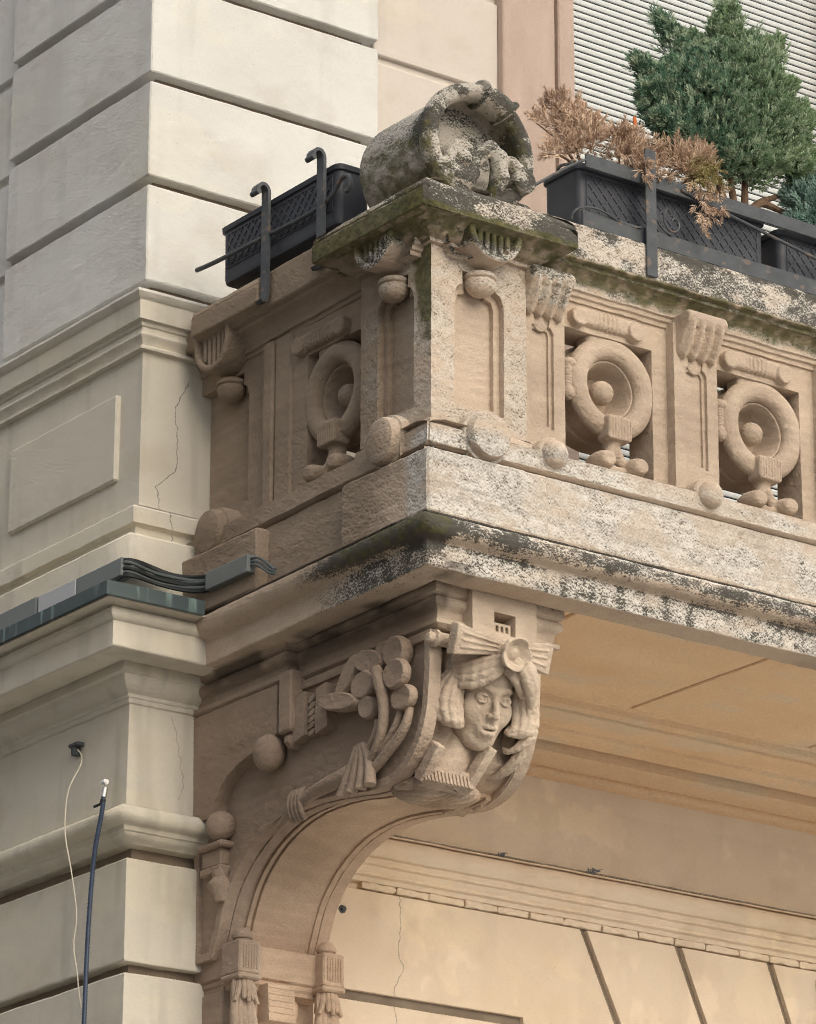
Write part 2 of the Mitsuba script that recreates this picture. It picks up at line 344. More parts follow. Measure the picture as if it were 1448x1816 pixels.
part(B, 'torus_moulding', sweep([(0.07, 5.492), (0.110, 5.486)]+arc(0.098, 5.452, 0.034, 72, -75, 8)+[(0.092, 5.416), (0.088, 5.400), (0.080, 5.397)]+
    [(0.076, 5.388), (0.066, 5.378), (0.050, 5.371), (0.044, 5.364), (0.020, 5.361)], LEDGE, back=-0.1, jitter=0.0025, seed=11, amp2=0.0008), 'plaster')
part(B, 'lower_core', sweep([(-0.004, 5.37), (-0.004, 4.3)], LEDGE, back=-0.1, jitter=0.0015), 'joint')
for i, (z0, z1) in enumerate(((4.935, 5.312), (4.50, 4.895))):
    part(B, 'lower_block', sweep([(0.0, z1), (0.040, z1), (0.046, z1-0.006), (0.050, z0+0.006), (0.046, z0), (0.0, z0)], [(0, YL), (0, 0), (0.30, 0)], back=-0.05, jitter=0.0035, seed=20+i, amp2=0.0012), 'plaster')

# lead flashing on the ledge, lapped sheets
def lead_c(p, n, uv):
    s = smoothstep(0.55, 0.8, fbm(p.x*45, p.y*45, p.z*4, 3))
    c = mix((0.045, 0.065, 0.072), (0.09, 0.115, 0.12), fbm(p.x*8, p.y*8, p.z*8, 3))
    return mix(c, (0.24, 0.34, 0.33), s*0.7)
bsdf('lead', lead_c, 0.55, metallic=0.35)
part(B, 'flashing', sweep([(0.03, 6.255), (0.10, 6.232), (0.343, 6.219), (0.351, 6.214), (0.352, 6.164), (0.349, 6.160), (0.340, 6.205), (0.10, 6.222), (0.03, 6.245)], [(0, YL), (0, 0), (0.065, 0)], jitter=0.0015, seed=2), 'lead', 25)

# the wall under the balcony
WX0, WX1 = 0.62, 6.4
W = [(WX0, 0), (WX1, 0)]
part(B, 'under_wall', sweep([(0.070, 5.95), (0.070, 4.3)], W, seg=0.12, back=-0.1, jitter=0.003, seed=31), 'plaster')
part(B, 'window_ledge', sweep([(0.07, 5.534), (0.164, 5.536), (0.168, 5.530)]+arc(0.118, 5.488, 0.050, 80, -40, 6)+[(0.152, 5.452), (0.136, 5.450), (0.134, 5.436), (0.140, 5.433), (0.140, 5.424), (0.124, 5.420), (0.116, 5.398), (0.122, 5.394), (0.122, 5.386), (0.104, 5.383), (0.098, 5.366), (0.07, 5.360)],
    W, back=-0.05, jitter=0.0022, seed=33, amp2=0.0006), 'plaster', 25)
part(B, 'lead_strip', jit(dense(box(WX0, WX1, -0.166, -0.06, 5.537, 5.543, 0.001), 0.03), 0.0028, 20, 4, 0.001), 'joint', False)
rng = random.Random(4)
x = 0.95
while x < 4.4:
    w = rng.uniform(0.15, 0.19)
    part(B, 'drip_stone', jit(dense(box(x, x+w-0.006, -0.100, -0.05, 5.338, 5.363, 0.003), 0.015), 0.005, 34, x*7, 0.003), 'plaster')
    x += w
# wall blocks and the flat arch's voussoirs
part(B, 'joint_bed', box(0.64, 6.3, -0.0765, -0.06, 4.35, 5.335, 0), 'joint', False)
def face_block(pts, d=0.026, seed=0):
    pl = sg.Polygon(pts)
    m = extr(pl.buffer(-0.001), 'y', -0.07-d, -0.05)
    return jit(dense(m, 0.08), 0.0018, 5, seed, 0.0005)
def gx(k, z): return 2.012+0.474*k+(0.475-0.045*k)*(5.335-z)        # slanted joints
zb, g = 4.55, 0.034
part(B, 'wall_block', face_block([(0.66, 5.332), (gx(0, 5.332)-g, 5.332), (gx(0, zb)-g, zb), (1.74, zb), (1.70, 4.95), (0.66, 4.95)], seed=1), 'plaster')
part(B, 'wall_block', face_block([(0.66, 4.912), (1.66, 4.912), (1.70, zb), (0.66, zb)], seed=2), 'plaster')
for k in range(3):
    part(B, 'voussoir', face_block([(gx(k, 5.332), 5.332), (gx(k+1, 5.332)-g, 5.332), (gx(k+1, zb)-g, zb), (gx(k, zb), zb)], seed=3+k), 'plaster')

# window with its architrave, on the upper floor behind the balcony
bsdf('pinkstone', lambda p, n, uv: mix((0.33, 0.255, 0.215), (0.43, 0.335, 0.285), fbm(p.x*14, p.y*14, p.z*2.2, 4))*(0.93+0.14*noise(p.x*150, p.y*150, p.z*150)), 0.9, stone_bump, 0.6, 2e-3)
AR = part(B, 'window_architrave', cat(stonebox(1.712, 1.985, 0.004, 0.30, 7.0, 10.4, h=0.06), stonebox(1.9855, 2.012, 0.040, 0.30, 7.0, 10.4, h=0.06), stonebox(2.0125, 2.100, 0.016, 0.30, 7.0, 10.4, h=0.06)), 'pinkstone')
part(B, 'window_architrave', cat(stonebox(3.70, 3.97, 0.004, 0.30, 7.0, 10.4, h=0.06), stonebox(3.585, 3.6995, 0.022, 0.30, 7.0, 10.4, h=0.06)), 'pinkstone')

# added house across the side street, out of frame: it closes the sky towards the left
OH = thing('added_house', 'unseen tall grey house added across the side street to shade the left faces', 'building')
bsdf('far_wall', lambda p, n, uv: mi.Color3f(0.28, 0.25, 0.21)*(0.9+0.2*fbm(p.x, p.y, p.z, 3)), 0.9)
bsdf('far_glass', (0.03, 0.035, 0.04), 0.15)
part(OH, 'wall', box(-24, -11.0, -4.5, 26, 0, 15.5, 0), 'far_wall', False)
part(OH, 'cornice', sweep([(0.0, 15.6), (0.5, 15.5), (0.5, 15.3), (0.2, 15.0), (0.0, 14.9)], [(-11.0, -4.5), (-11.0, 26.0)][::-1], seed=3, seg=2, jitter=0).apply_scale((1, 1, 1)), 'far_wall')
for fl in range(4):
    for j in range(9):
        part(OH, 'window', box(-11.02, -10.98, -2.8+3.2*j, -1.6+3.2*j, 1.2+3.7*fl, 3.2+3.7*fl, 0), 'far_glass', False)
# ------------------------------------------------------------------ balcony
XB, YB, XR = 0.09, -1.66, 3.90
C = thing('balcony', 'sandstone corner balcony with pierced ring balustrade, lichened slab and square corner pier', 'balcony')
def bpath(e=0.0, wall=-0.0): return [(XB+0.045, wall), (XB, YB), (XR, YB), (XR, wall)]   # the short side is a little out of square
# slab: soffit border, fascia, torus
slabp = [(-0.06, 6.212), (0.000, 6.209), (-0.004, 6.196), (-0.020, 6.190), (-0.020, 6.182)]+arc(0.012, 6.142, 0.042, 110, -62, 9)+[(0.010, 6.101), (0.002, 6.094), (0.000, 6.088), (0.0, 6.012)]+arc(-0.006, 6.010, 0.006, 0, -90, 2)+[(-0.115, 6.003), (-0.120, 6.010), (-0.125, 6.036)]
part(C, 'slab', sweep(slabp, bpath(), seg=0.03, back=-0.25, jitter=0.0032, seed=41, amp2=0.0016), 'stone', 40)
part(C, 'slab_core', box(XB+0.24, XR-0.24, YB+0.24, -0.03, 6.05, 6.21, 0), 'stone', False)
bsdf('soffit_stone', lambda p, n, uv: mix(mix((0.60, 0.415, 0.255), (0.70, 0.515, 0.345), fbm(p.x*2.2, p.y*5, p.z*5, 4)), (0.60, 0.475, 0.335), smoothstep(0.5, 0.7, fbm(p.x*3+4, p.y*7, 2, 4)))*(0.90+0.2*noise(p.x*180, p.y*180, p.z*180)), 0.92, stone_bump, 1.0, 2e-3)
# soffit panels, joints running back to the wall
sx = [0.86, 1.747, 2.634, 3.52, XR-0.13]
for a, b in zip(sx[:-1], sx[1:]):
    part(C, 'soffit_panel', jit(dense(box(a+0.006, b-0.006, -1.535, -0.70, 6.026, 6.06, 0.005), 0.06), 0.002, 6, a), 'soffit_stone')
part(C, 'soffit_panel', jit(dense(box(0.30, 0.854, -1.535, -0.70, 6.026, 6.06, 0.005), 0.06), 0.002, 6, 1), 'soffit_stone')
# cornice where the soffit meets the wall
part(C, 'wall_cornice', sweep([(0.72, 6.05), (0.70, 6.030), (0.672, 6.026), (0.662, 6.006), (0.640, 5.998), (0.618, 6.002), (0.606, 6.012), (0.598, 5.998), (0.436, 5.995), (0.428, 5.984), (0.300, 5.984), (0.294, 6.03), (0.262, 6.03), (0.254, 5.960),
    (0.170, 5.946), (0.132, 5.943)]+arc(0.112, 5.930, 0.018, 40, -95, 5)+[(0.06, 5.910)], [(0.72, 0), (XR, 0)], seg=0.06, back=0.03, jitter=0.0022, seed=44, amp2=0.0006), 'soffit_stone', 30)

# plinth of the balustrade, its blocks and the band
part(C, 'plinth', sweep([(-0.072, 6.462), (-0.058, 6.455), (-0.052, 6.30), (-0.046, 6.205)], bpath(), seg=0.035, back=-0.2, jitter=0.003, seed=51, amp2=0.0018), 'stone')
part(C, 'corner_block', stonebox(XB+0.022, 0.634, YB+0.022, -1.128, 6.206, 6.442, b=0.008, h=0.028, amp=0.003, amp2=0.0016, seed=52), 'stone')
part(C, 'wall_block', stonebox(XB+0.028, 0.5, -0.60, -0.02, 6.206, 6.442, b=0.008, h=0.04, amp=0.003, amp2=0.001, seed=53), 'stone')
part(C, 'band', sweep([(-0.10, 6.556), (-0.056, 6.546), (-0.042, 6.538), (-0.040, 6.470), (-0.048, 6.462), (-0.066, 6.458)], bpath(), seg=0.035, back=-0.2, jitter=0.0025, seed=54, amp2=0.0012), 'stone')
# top rail
railp = [(-0.06, 7.448), (-0.046, 7.444), (-0.040, 7.434), (-0.038, 7.310), (-0.044, 7.302), (-0.062, 7.299), (-0.064, 7.287), (-0.072, 7.284)]+arc(-0.062, 7.237, 0.046, 100, 172, 5)[1:]+[(-0.112, 7.234), (-0.112, 7.222), (-0.122, 7.218), (-0.124, 7.204), (-0.134, 7.200), (-0.136, 7.186)]
part(C, 'rail', sweep(railp, bpath(), seg=0.03, back=-0.30, jitter=0.003, seed=57, amp2=0.0018), 'stone', 40)

# piers: core, four framed faces, cap
def panel_poly(w, z0, z1, zs, sh):
    """Shouldered field: half-width w, from z0 to z1, ears rising in the middle."""
    pts = [(-w, z0), (w, z0), (w, zs)]+[(w*(1-0.30*(1-math.cos(a)))-0.004, zs+sh*math.sin(a)) for a in np.linspace(0.2, 1.57, 5)]
    pts += [(w*0.68, z1), (-w*0.68, z1)]+[(-(w*(1-0.30*(1-math.cos(a)))-0.004), zs+sh*math.sin(a)) for a in np.linspace(1.57, 0.2, 5)]+[(-w, zs)]
    return sg.Polygon(pts).buffer(0)
def framed(w, z0, z1, d, hole, step, h=0.03, seed=0, ):
    """Face frame of half-width w standing d proud, with a stepped field; local, facing -y, back at y=0."""
    out = sg.box(-w, z0, w, z1)
    a = extr(out.difference(hole), 'y', -d, 0); b = extr(out.difference(hole.buffer(-step, join_style=2)), 'y', -d*0.45, 0.002)
    return cat(jit(dense(a, h), 0.0018, 14, seed, 0.0008), jit(dense(b, h), 0.0012, 14, seed+1, 0.0005))
HOLE = panel_poly(0.108, 6.64, 7.15, 7.055, 0.045)
FR = framed(0.2078, 6.50, 7.232, 0.050, HOLE, 0.026)
capp = [(-0.2, 7.425), (0.075, 7.412), (0.104, 7.402), (0.122, 7.386), (0.128, 7.370), (0.126, 7.362), (0.132, 7.356), (0.132, 7.294), (0.128, 7.288), (0.100, 7.284), (0.092, 7.276), (0.070, 7.270), (0.056, 7.250), (0.036, 7.238), (0.020, 7.234), (0.018, 7.222), (-0.03, 7.220)]
def rectpath(x0, x1, y0, y1):
    xm = (x0+x1)/2
    return [(xm, y1), (x0, y1), (x0, y0), (x1, y0), (x1, y1), (xm, y1)]
# ornaments, local: facing -y, origin on the face
def sdf_mesh(f, lo, hi, h, smooth=2):
    lo = np.array(lo, float); hi = np.array(hi, float); n = np.ceil((hi-lo)/h).astype(int)+1
    ax = [lo[k]+h*np.arange(n[k]) for k in range(3)]
    D = f(*np.meshgrid(*ax, indexing='ij'))
    S = D < 0
    cells = [D[i:n[0]-1+i, j:n[1]-1+j, k:n[2]-1+k] for i in (0, 1) for j in (0, 1) for k in (0, 1)]
    st = np.stack(cells, -1); neg = st < 0
    act = neg.any(-1) & ~neg.all(-1)
    idx = -np.ones(act.shape, int); I = np.argwhere(act); idx[act] = np.arange(len(I))
    c = st[act]; acc = np.zeros((len(I), 3)); cnt = np.zeros(len(I))
    corner = np.array([(i, j, k) for i in (0, 1) for j in (0, 1) for k in (0, 1)], float)
    for a in range(8):
        for b in range(a+1, 8):
            if np.abs(corner[a]-corner[b]).sum() == 1:
                x = (c[:, a] < 0) != (c[:, b] < 0)
                t = np.where(x, c[:, a]/np.where(x, c[:, a]-c[:, b], 1), 0)
                acc += np.where(x[:, None], corner[a]+(corner[b]-corner[a])*t[:, None], 0); cnt += x
    V = lo+(I+acc/cnt[:, None])*h
    F = []
    for ax_ in range(3):
        u, v = (ax_+1) % 3, (ax_+2) % 3
        a = np.moveaxis(S, ax_, 0); ch = np.argwhere(np.moveaxis(a[:-1] != a[1:], 0, ax_))
        ok = (ch[:, u] > 0) & (ch[:, v] > 0) & (ch[:, u] < n[u]-1) & (ch[:, v] < n[v]-1)
        ch = ch[ok]; e = np.eye(3, dtype=int)
        q = [ch, ch-e[u], ch-e[u]-e[v], ch-e[v]]
        q = np.stack([idx[tuple(w.T)] for w in q], 1)
        fl = S[tuple(ch.T)]
        q[~fl] = q[~fl][:, ::-1]
        F.append(q)
    F = np.vstack(F); F = F[(F >= 0).all(1)]
    m = trimesh.Trimesh(V, np.vstack([F[:, [0, 1, 2]], F[:, [0, 2, 3]]]), process=False)
    if smooth:
        from scipy.sparse import coo_matrix
        e = m.edges_unique; k = len(V); A = coo_matrix((np.ones(len(e)*2), (np.r_[e[:, 0], e[:, 1]], np.r_[e[:, 1], e[:, 0]])), (k, k)).tocsr()
        dg = np.maximum(np.asarray(A.sum(1)), 1); v = m.vertices.copy()
        for _ in range(smooth):
            for lam in (0.5, -0.52): v = v+lam*(A@v/dg-v)
        m.vertices = v
    return m
def smin(a, b, k): h = np.clip(0.5+0.5*(b-a)/k, 0, 1); return b*(1-h)+a*h-k*h*(1-h)
def smax(a, b, k): return -smin(-a, -b, k)
def s_ell(x, y, z, c, r):
    p = [(x-c[0])/r[0], (y-c[1])/r[1], (z-c[2])/r[2]]
    k0 = np.sqrt(p[0]**2+p[1]**2+p[2]**2); k1 = np.sqrt((p[0]/r[0])**2+(p[1]/r[1])**2+(p[2]/r[2])**2)
    return k0*(k0-1)/np.maximum(k1, 1e-6)
def s_cap(x, y, z, a, b, ra, rb=None):
    a = np.array(a, float); b = np.array(b, float); rb = ra if rb is None else rb; d = b-a
    t = np.clip(((x-a[0])*d[0]+(y-a[1])*d[1]+(z-a[2])*d[2])/(d@d), 0, 1)
    return np.sqrt((x-a[0]-t*d[0])**2+(y-a[1]-t*d[1])**2+(z-a[2]-t*d[2])**2)-(ra+(rb-ra)*t)
def s_chain(x, y, z, pts, r, k=0.006):
    d = None
    for i in range(len(pts)-1):
        e = s_cap(x, y, z, pts[i], pts[i+1], r[i], r[i+1]); d = e if d is None else smin(d, e, k)
    return d
def s_box(x, y, z, c, h, r=0.004):
    q = [np.abs(x-c[0])-h[0]+r, np.abs(y-c[1])-h[1]+r, np.abs(z-c[2])-h[2]+r]
    return np.sqrt(sum(np.maximum(w, 0)**2 for w in q))+np.minimum(np.maximum(np.maximum(q[0], q[1]), q[2]), 0)-r

def f_modillion(x, y, z):
    # U-fronted block, its foot curling back to the die; a fluted field inside a rim
    zz = z-0.062
    body = np.where(zz > 0, np.abs(x)-0.116, np.sqrt(x**2+(zz*1.0)**2)-0.116)
    rim = np.where(zz > 0, np.abs(x)-0.092, np.sqrt(x**2+zz**2)-0.092)
    depth = -y-0.110
    d = smax(smax(body, depth, 0.012), z-0.108, 0.004)
    cut = smax(rim, -y-0.2, 0.005); cut = smax(cut, -(-y-0.078), 0.004)
    d = smax(d, -cut, 0.006)
    for i in range(-2, 3):
        d = smin(d, smax(s_box(x, y, z, (i*0.030, -0.078, 0.034+0.004*i*i), (0.0095, 0.020, 0.074-0.006*i*i), 0.008), rim, 0.004), 0.004)
    return d
MOD = sdf_mesh(f_modillion, (-0.13, -0.13, -0.07), (0.13, 0.02, 0.12), 0.004)
def f_drop(x, y, z):
    d = s_ell(x, y, z, (0, -0.034, 0), (0.058, 0.052, 0.048))
    d = smax(d, z-0.030, 0.006)
    lid = s_ell(x, y, z, (0, -0.034, 0.022), (0.060, 0.056, 0.024))
    rimn = np.abs(z-0.012+0.10*x**2*10-0.0)-0.0025
    d = smin(d, lid, 0.004)
    return smax(d, -smax(rimn, -(d+0.005), 0.002), 0.002)
DROP = sdf_mesh(f_drop, (-0.075, -0.1, -0.065), (0.075, 0.03, 0.06), 0.0035)
ROSE = cat(lathe([(0, -0.03), (0.100, -0.03), (0.100, 0.030), (0.096, 0.040), (0.088, 0.043), (0.086, 0.050), (0.084, 0.066), (0.078, 0.076), (0.06, 0.083), (0.03, 0.087), (0, 0.088)], 48, 'y'))
jit(ROSE, 0.0015, 12, 3)
SMALLROSE = jit(lathe([(0, -0.03), (0.066, -0.03), (0.066, 0.018), (0.060, 0.026), (0.052, 0.028), (0.050, 0.040), (0.042, 0.056), (0.028, 0.066), (0.012, 0.070), (0, 0.070)], 36, 'y'), 0.0012, 12, 4)
def shared(mesh, mat, smooth=32): return ply(outw(mesh), mat, smooth)
D_MOD, D_DROP, D_ROSE, D_SROSE, D_FR = shared(MOD, 'stone', True), shared(DROP, 'stone', True), shared(ROSE, 'stone', 35), shared(SMALLROSE, 'stone', 35), shared(FR, 'stone', 30)
def inst(parent, name, d, p, left=False, **k):
    M = np.eye(4); M[:3, 3] = p
    if left: M[:3, :3] = LEFT
    return part(parent, name, {**d, 'to_world': T(M.tolist())}, None, **k)
def pier(x0, x1, y0, y1, seed, faces):
    P = part(C, 'pier', box(x0+0.048, x1-0.03, y0+0.048, y1, 6.47, 7.25, 0), 'stone', False)
    xm = (x0+x1)/2
    for fc in faces:
        L = fc == 'left'
        o = (xm, y0+0.05, 0) if not L else (x0+0.05, y0+0.2078, 0)
        inst(P, 'face_frame', D_FR, o, L)
        ornaments(P, o, L)
    part(P, 'foot_band', sweep([(-0.02, 6.580), (0.004, 6.574), (0.012, 6.566), (0.014, 6.508), (0.008, 6.500), (-0.01, 6.498)], rectpath(x0, x1, y0, y1), back=-0.06, jitter=0.002, seed=seed, amp2=0.0008), 'stone')
    part(P, 'cap', sweep(capp, rectpath(x0, x1, y0, y1-0.012), seg=0.025, jitter=0.0035, seed=seed+1, amp2=0.0018), 'stone', 40)
    return P
def ornaments(P, o, L, fwd=0.0):
    off = (lambda a, out, z: (o[0]+a, o[1]-out, z)) if not L else (lambda a, out, z: (o[0]-out, o[1]-a, z))
    inst(P, 'modillion', D_MOD, off(0, 0.046, 7.222), L)
    inst(P, 'drop', D_DROP, off(0, 0.024, 7.112), L)
    inst(P, 'rosette', D_ROSE, off(0, 0.046+fwd, 6.535), L)
pier(0.167, 0.583, -1.583, -1.167, 61, ('front', 'left'))
# half pier against the house: its field runs into the wall
P = part(C, 'pier', box(0.297, 0.46, -0.38, 0.02, 6.47, 7.25, 0), 'stone', False)
hp = sg.box(-0.2078, 6.50, 0.2078, 7.232).difference(HOLE).difference(sg.box(-0.3, 6.45, -0.02, 7.14))
hp2 = sg.box(-0.2078, 6.50, 0.2078, 7.232).difference(HOLE.buffer(-0.026, join_style=2)).difference(sg.box(-0.3, 6.45, -0.02, 7.14))
m = cat(jit(dense(extr(hp, 'y', -0.05, 0), 0.03), 0.0018, 14, 8), jit(dense(extr(hp2, 'y', -0.022, 0.05), 0.03), 0.0018, 14, 9))
part(P, 'face_frame', place(m, (0.307, -0.2222, 0.012), True), 'stone')
ornaments(P, (0.307, -0.2222, 0), True, 0.035)
part(P, 'foot_band', sweep([(-0.02, 6.580), (0.004, 6.574), (0.012, 6.566), (0.014, 6.508), (0.008, 6.500), (-0.01, 6.498)], [(0.257, -0.10), (0.257, -0.43), (0.5, -0.43)], back=-0.06, jitter=0.002, seed=67, amp2=0.0008), 'stone')
part(P, 'cap', sweep([(a, z+0.035) for a, z in capp], [(0.257, -0.13), (0.257, -0.43), (0.5, -0.43)], seg=0.025, back=-0.2, jitter=0.003, seed=68, amp2=0.0012), 'stone', 40)

# baluster pilasters with fluted brackets
def f_scallop(x, y, z):
    prof = 0.050+0.040*np.sin(np.clip((z+0.02)/0.14, -0.4, 1)*2.3)          # bulges out above, tucks in below
    fl = 0.5+0.5*np.cos(x/0.044*2*np.pi)
    lobe = prof-0.027*fl*np.clip((0.085-z)/0.03, 0, 1)
    low = -(z+0.055-0.020*np.abs(np.cos(x/0.088*2*np.pi)))                      # scalloped lower edge
    d = smax(smax(np.abs(x)-0.088, -y-lobe, 0.010), smax(low, z-0.118, 0.004), 0.010)
    d = smin(d, smax(np.abs(x)-0.090, np.sqrt((y+0.058)**2+(z-0.088)**2)-0.030, 0.008), 0.008)
    return d
SCAL = sdf_mesh(f_scallop, (-0.12, -0.11, -0.08), (0.12, 0.02, 0.13), 0.004, 1)
D_SCAL = shared(SCAL, 'stone', True)
PH = panel_poly(0.052, 6.655, 7.075, 7.02, 0.02)
D_PF = shared(framed(0.1015, 6.50, 7.20, 0.024, PH, 0.014, seed=5), 'stone', 30)
def pilaster(xc):
    P = part(C, 'pilaster', box(xc-0.0995, xc+0.0995, -1.537, -1.40, 6.47, 7.20, 0), 'stone', False)
    inst(P, 'face_frame', D_PF, (xc, -1.536, 0)); inst(P, 'fluted_bracket', D_SCAL, (xc, -1.556, 7.112)); inst(P, 'rosette', D_SROSE, (xc, -1.595, 6.535))
    part(P, 'shell', jit(lathe([(0, 0), (0.036, 0), (0.034, 0.008), (0.022, 0.013), (0, 0.014)], 20, 'y').apply_translation((xc, -1.545, 7.055)), 0.001, 20), 'stone', 40)
for i in range(5): pilaster(0.670+0.7065*i)

# pierced panels
def bay(x0, x1, hx0, hx1, left, seed):
    q = sg.box(x0, 6.5, x1, 7.21).difference(sg.box(hx0, 6.56, hx1, 7.085))
    m = jit(dense(extr(q, 'y', 0, 0.135), 0.04), 0.002, 10, seed, 0.0008)
    if left: m.vertices = m.vertices@LEFT.T
    return m
# roundel: drum, torus, dished centre
ring = [(0, -0.150), (0.168, -0.150), (0.182, -0.146), (0.187, -0.138), (0.187, -0.078), (0.182, -0.070), (0.174, -0.068), (0.172, -0.060), (0.180, -0.055)]
ring += [(0.147+0.040*math.cos(a), -0.038+0.036*math.sin(a)) for a in np.radians(np.linspace(-20, 190, 14))]
ring += [(0.108, -0.046), (0.105, -0.042), (0.100, -0.043), (0.097, -0.050), (0.094, -0.070), (0.088, -0.115), (0.070, -0.150), (0.03, -0.166), (0, -0.168)]
ring = [(r*1.04, (o if o > -0.068 else o-0.06) if r > 0.1 and i < 8 or r > 0.16 else o) for i, (r, o) in enumerate(ring)]; ring[0] = (0, -0.21)
D_RING = shared(jit(lathe(ring, 64, 'y'), 0.0022, 10, 7, 0.0004), 'stone', 34)
D_BOSS = shared(jit(cat(trimesh.creation.icosphere(3, 0.045).apply_translation((0, 0.086, 0)), lathe([(0, -0.166), (0.030, -0.166), (0.024, -0.12), (0.024, -0.09), (0, -0.09)], 20, 'y')), 0.001, 12, 2), 'stone', True)
def f_foot(x, y, z):
    # fluted clasp over the lower rim, a neck, two scrolled feet on a bar
    cl = s_box(x, y, z, (0, 0.030, 0.058), (0.056-0.0*z, 0.040, 0.046), 0.014)
    cl = smax(cl, 0.0035*np.cos(x/0.0135*2*np.pi)+np.maximum(np.abs(x)-0.058, -y-0.006), 0.004)
    nk = s_cap(x, y, z, (0, 0.05, 0.02), (0, 0.055, -0.045), 0.036, 0.022)
    d = smin(cl, nk, 0.012)
    for s in (-1, 1):
        d = smin(d, s_chain(x, y, z, [(s*0.012, 0.04, -0.02), (s*0.035, 0.035, -0.062), (s*0.065, 0.025, -0.085)], [0.02, 0.018, 0.014], 0.01), 0.012)
        vol = smax(s_ell(x, y, z, (s*0.074, 0.020, -0.078), (0.041, 0.075, 0.036)), -(y+0.036), 0.010)
        d = smin(d, vol, 0.006)
    return smin(d, s_box(x, y, z, (0, 0.06, -0.10), (0.10, 0.045, 0.018), 0.006), 0.008)
D_FOOT = shared(1.0 and jit(sdf_mesh(f_foot, (-0.15, -0.06, -0.14), (0.15, 0.13, 0.13), 0.004, 1), 0.001, 15), 'stone', True)
def f_head(x, y, z):
    # ribbed roll over the ring with curled ends, and the strut up to the rail
    rib = 0.005*np.cos(np.clip(x, -0.055, 0.065)/0.020*2*np.pi)*np.clip(1-np.abs(x-0.005)/0.06, 0, 1)**0.3
    d = s_cap(x, y, z, (-0.12, 0.0, 0.045), (0.12, 0.0, 0.0), 0.030, 0.030)
    d = smax(s_box(x, y, z, (0, 0.03, 0.035), (0.135, 0.048, 0.034), 0.02)+rib, z-0.075, 0.004)
    for s in (-1, 1):
        d = smin(d, smax(np.sqrt((x-s*0.130)**2+(z-0.022)**2)-0.036, np.abs(y-0.02)-0.052, 0.01), 0.006)
        d = smax(d, -smax(np.sqrt((x-s*0.134)**2+(z-0.020)**2)-0.016, -(y+0.022), 0.003), 0.004)
    d = smin(d, s_box(x, y, z, (0.0, 0.055, -0.035), (0.062, 0.04, 0.045), 0.02), 0.01)
    return d
D_HEAD = shared(jit(sdf_mesh(f_head, (-0.19, -0.05, -0.10), (0.19, 0.13, 0.10), 0.0045, 1), 0.001, 15), 'stone', True)
def f_clasp(x, y, z):
    d = s_ell(x, y, z, (0, 0, -0.058), (0.026, 0.026, 0.028))
    d = smin(d, s_cap(x, y, z, (0, 0, -0.04), (0, 0, 0.035), 0.016, 0.018)-0.002*np.cos(z/0.011*2*np.pi), 0.004)
    d = smin(d, s_ell(x, y, z, (0.006, 0.0, 0.058), (0.030, 0.026, 0.020)), 0.006)
    return smin(d, s_box(x, y, z, (0, 0.04, 0), (0.014, 0.035, 0.06), 0.008), 0.008)
D_CLASP = shared(sdf_mesh(f_clasp, (-0.05, -0.05, -0.10), (0.05, 0.09, 0.10), 0.0035, 1), 'stone', True)
def roundel(c, left):
    off = (lambda a, out, z: (c[0]+a, c[1]-out, c[2]+z)) if not left else (lambda a, out, z: (c[0]-out, c[1]-a, c[2]+z))
    R = inst(C, 'roundel', D_RING, off(0, 0, 0), left)
    inst(R, 'boss', D_BOSS, off(0, 0, 0), left)
    inst(R, 'fluted_foot', D_FOOT, off(0, 0.018, -0.222), left)
    inst(R, 'ribbed_roll', D_HEAD, off(-0.050, 0.000, 0.200), left)
    for s in (-1, 1): inst(R, 'side_clasp', D_CLASP, off(s*0.196, 0.002-0.035, 0), left)
for i in range(4):
    xc = 1.037+0.7065*i
    part(C, 'pierced_panel', bay(xc-0.266, xc+0.241, xc-0.262, xc+0.172, False, i).apply_translation((0, -1.515, 0)), 'stone')
    roundel((xc, -1.52, 6.905), False)
# left side: world y = -local x
m = bay(0.44, 1.167, 0.735, 1.10, False, 9); v = m.vertices.copy(); m.vertices = np.stack([0.240+v[:, 1], -v[:, 0], v[:, 2]], 1)
part(C, 'pierced_panel', m, 'stone')
part(C, 'panel_stile', jit(dense(box(0.222, 0.32, -0.530, -0.470, 6.52, 7.21, 0.008), 0.04), 0.002, 10, 5), 'stone')
part(C, 'panel_stile', jit(dense(box(0.230, 0.32, -0.640, -0.535, 6.52, 7.21, 0.008), 0.04), 0.002, 10, 6), 'stone')
roundel((0.232, -0.892, 6.898), True)
# balcony floor inside the parapet
part(C, 'floor', box(XB+0.22, XR-0.22, YB+0.2, 0.03, 6.211, 6.25, 0), 'stone', False)
# ------------------------------------------------------------------ carved bracket under the corner
K = thing('carved_bracket', "carved sandstone bracket with a woman's head and bow under the balcony corner", 'bracket')
from scipy.interpolate import splprep, splev
cv = [(-0.150, 4.96), (-0.182, 5.028), (-0.215, 5.11), (-0.255, 5.19), (-0.325, 5.275), (-0.42, 5.340), (-0.54, 5.383), (-0.70, 5.404), (-0.85, 5.400), (-1.0, 5.386), (-1.12, 5.371), (-1.22, 5.367), (-1.29, 5.382),
      (-1.35, 5.418), (-1.40, 5.48), (-1.432, 5.55), (-1.452, 5.65), (-1.462, 5.76), (-1.464, 5.862)]
tck, _ = splprep(np.array(cv).T, s=0.0002)
CV = np.array(splev(np.linspace(0, 1, 90), tck)).T
BODY = sg.Polygon(list(map(tuple, CV))+[(-0.03, 5.862), (-0.03, 4.96)]).buffer(0)
LOW = sg.box(-1.245, 4.9, 0, 5.7)
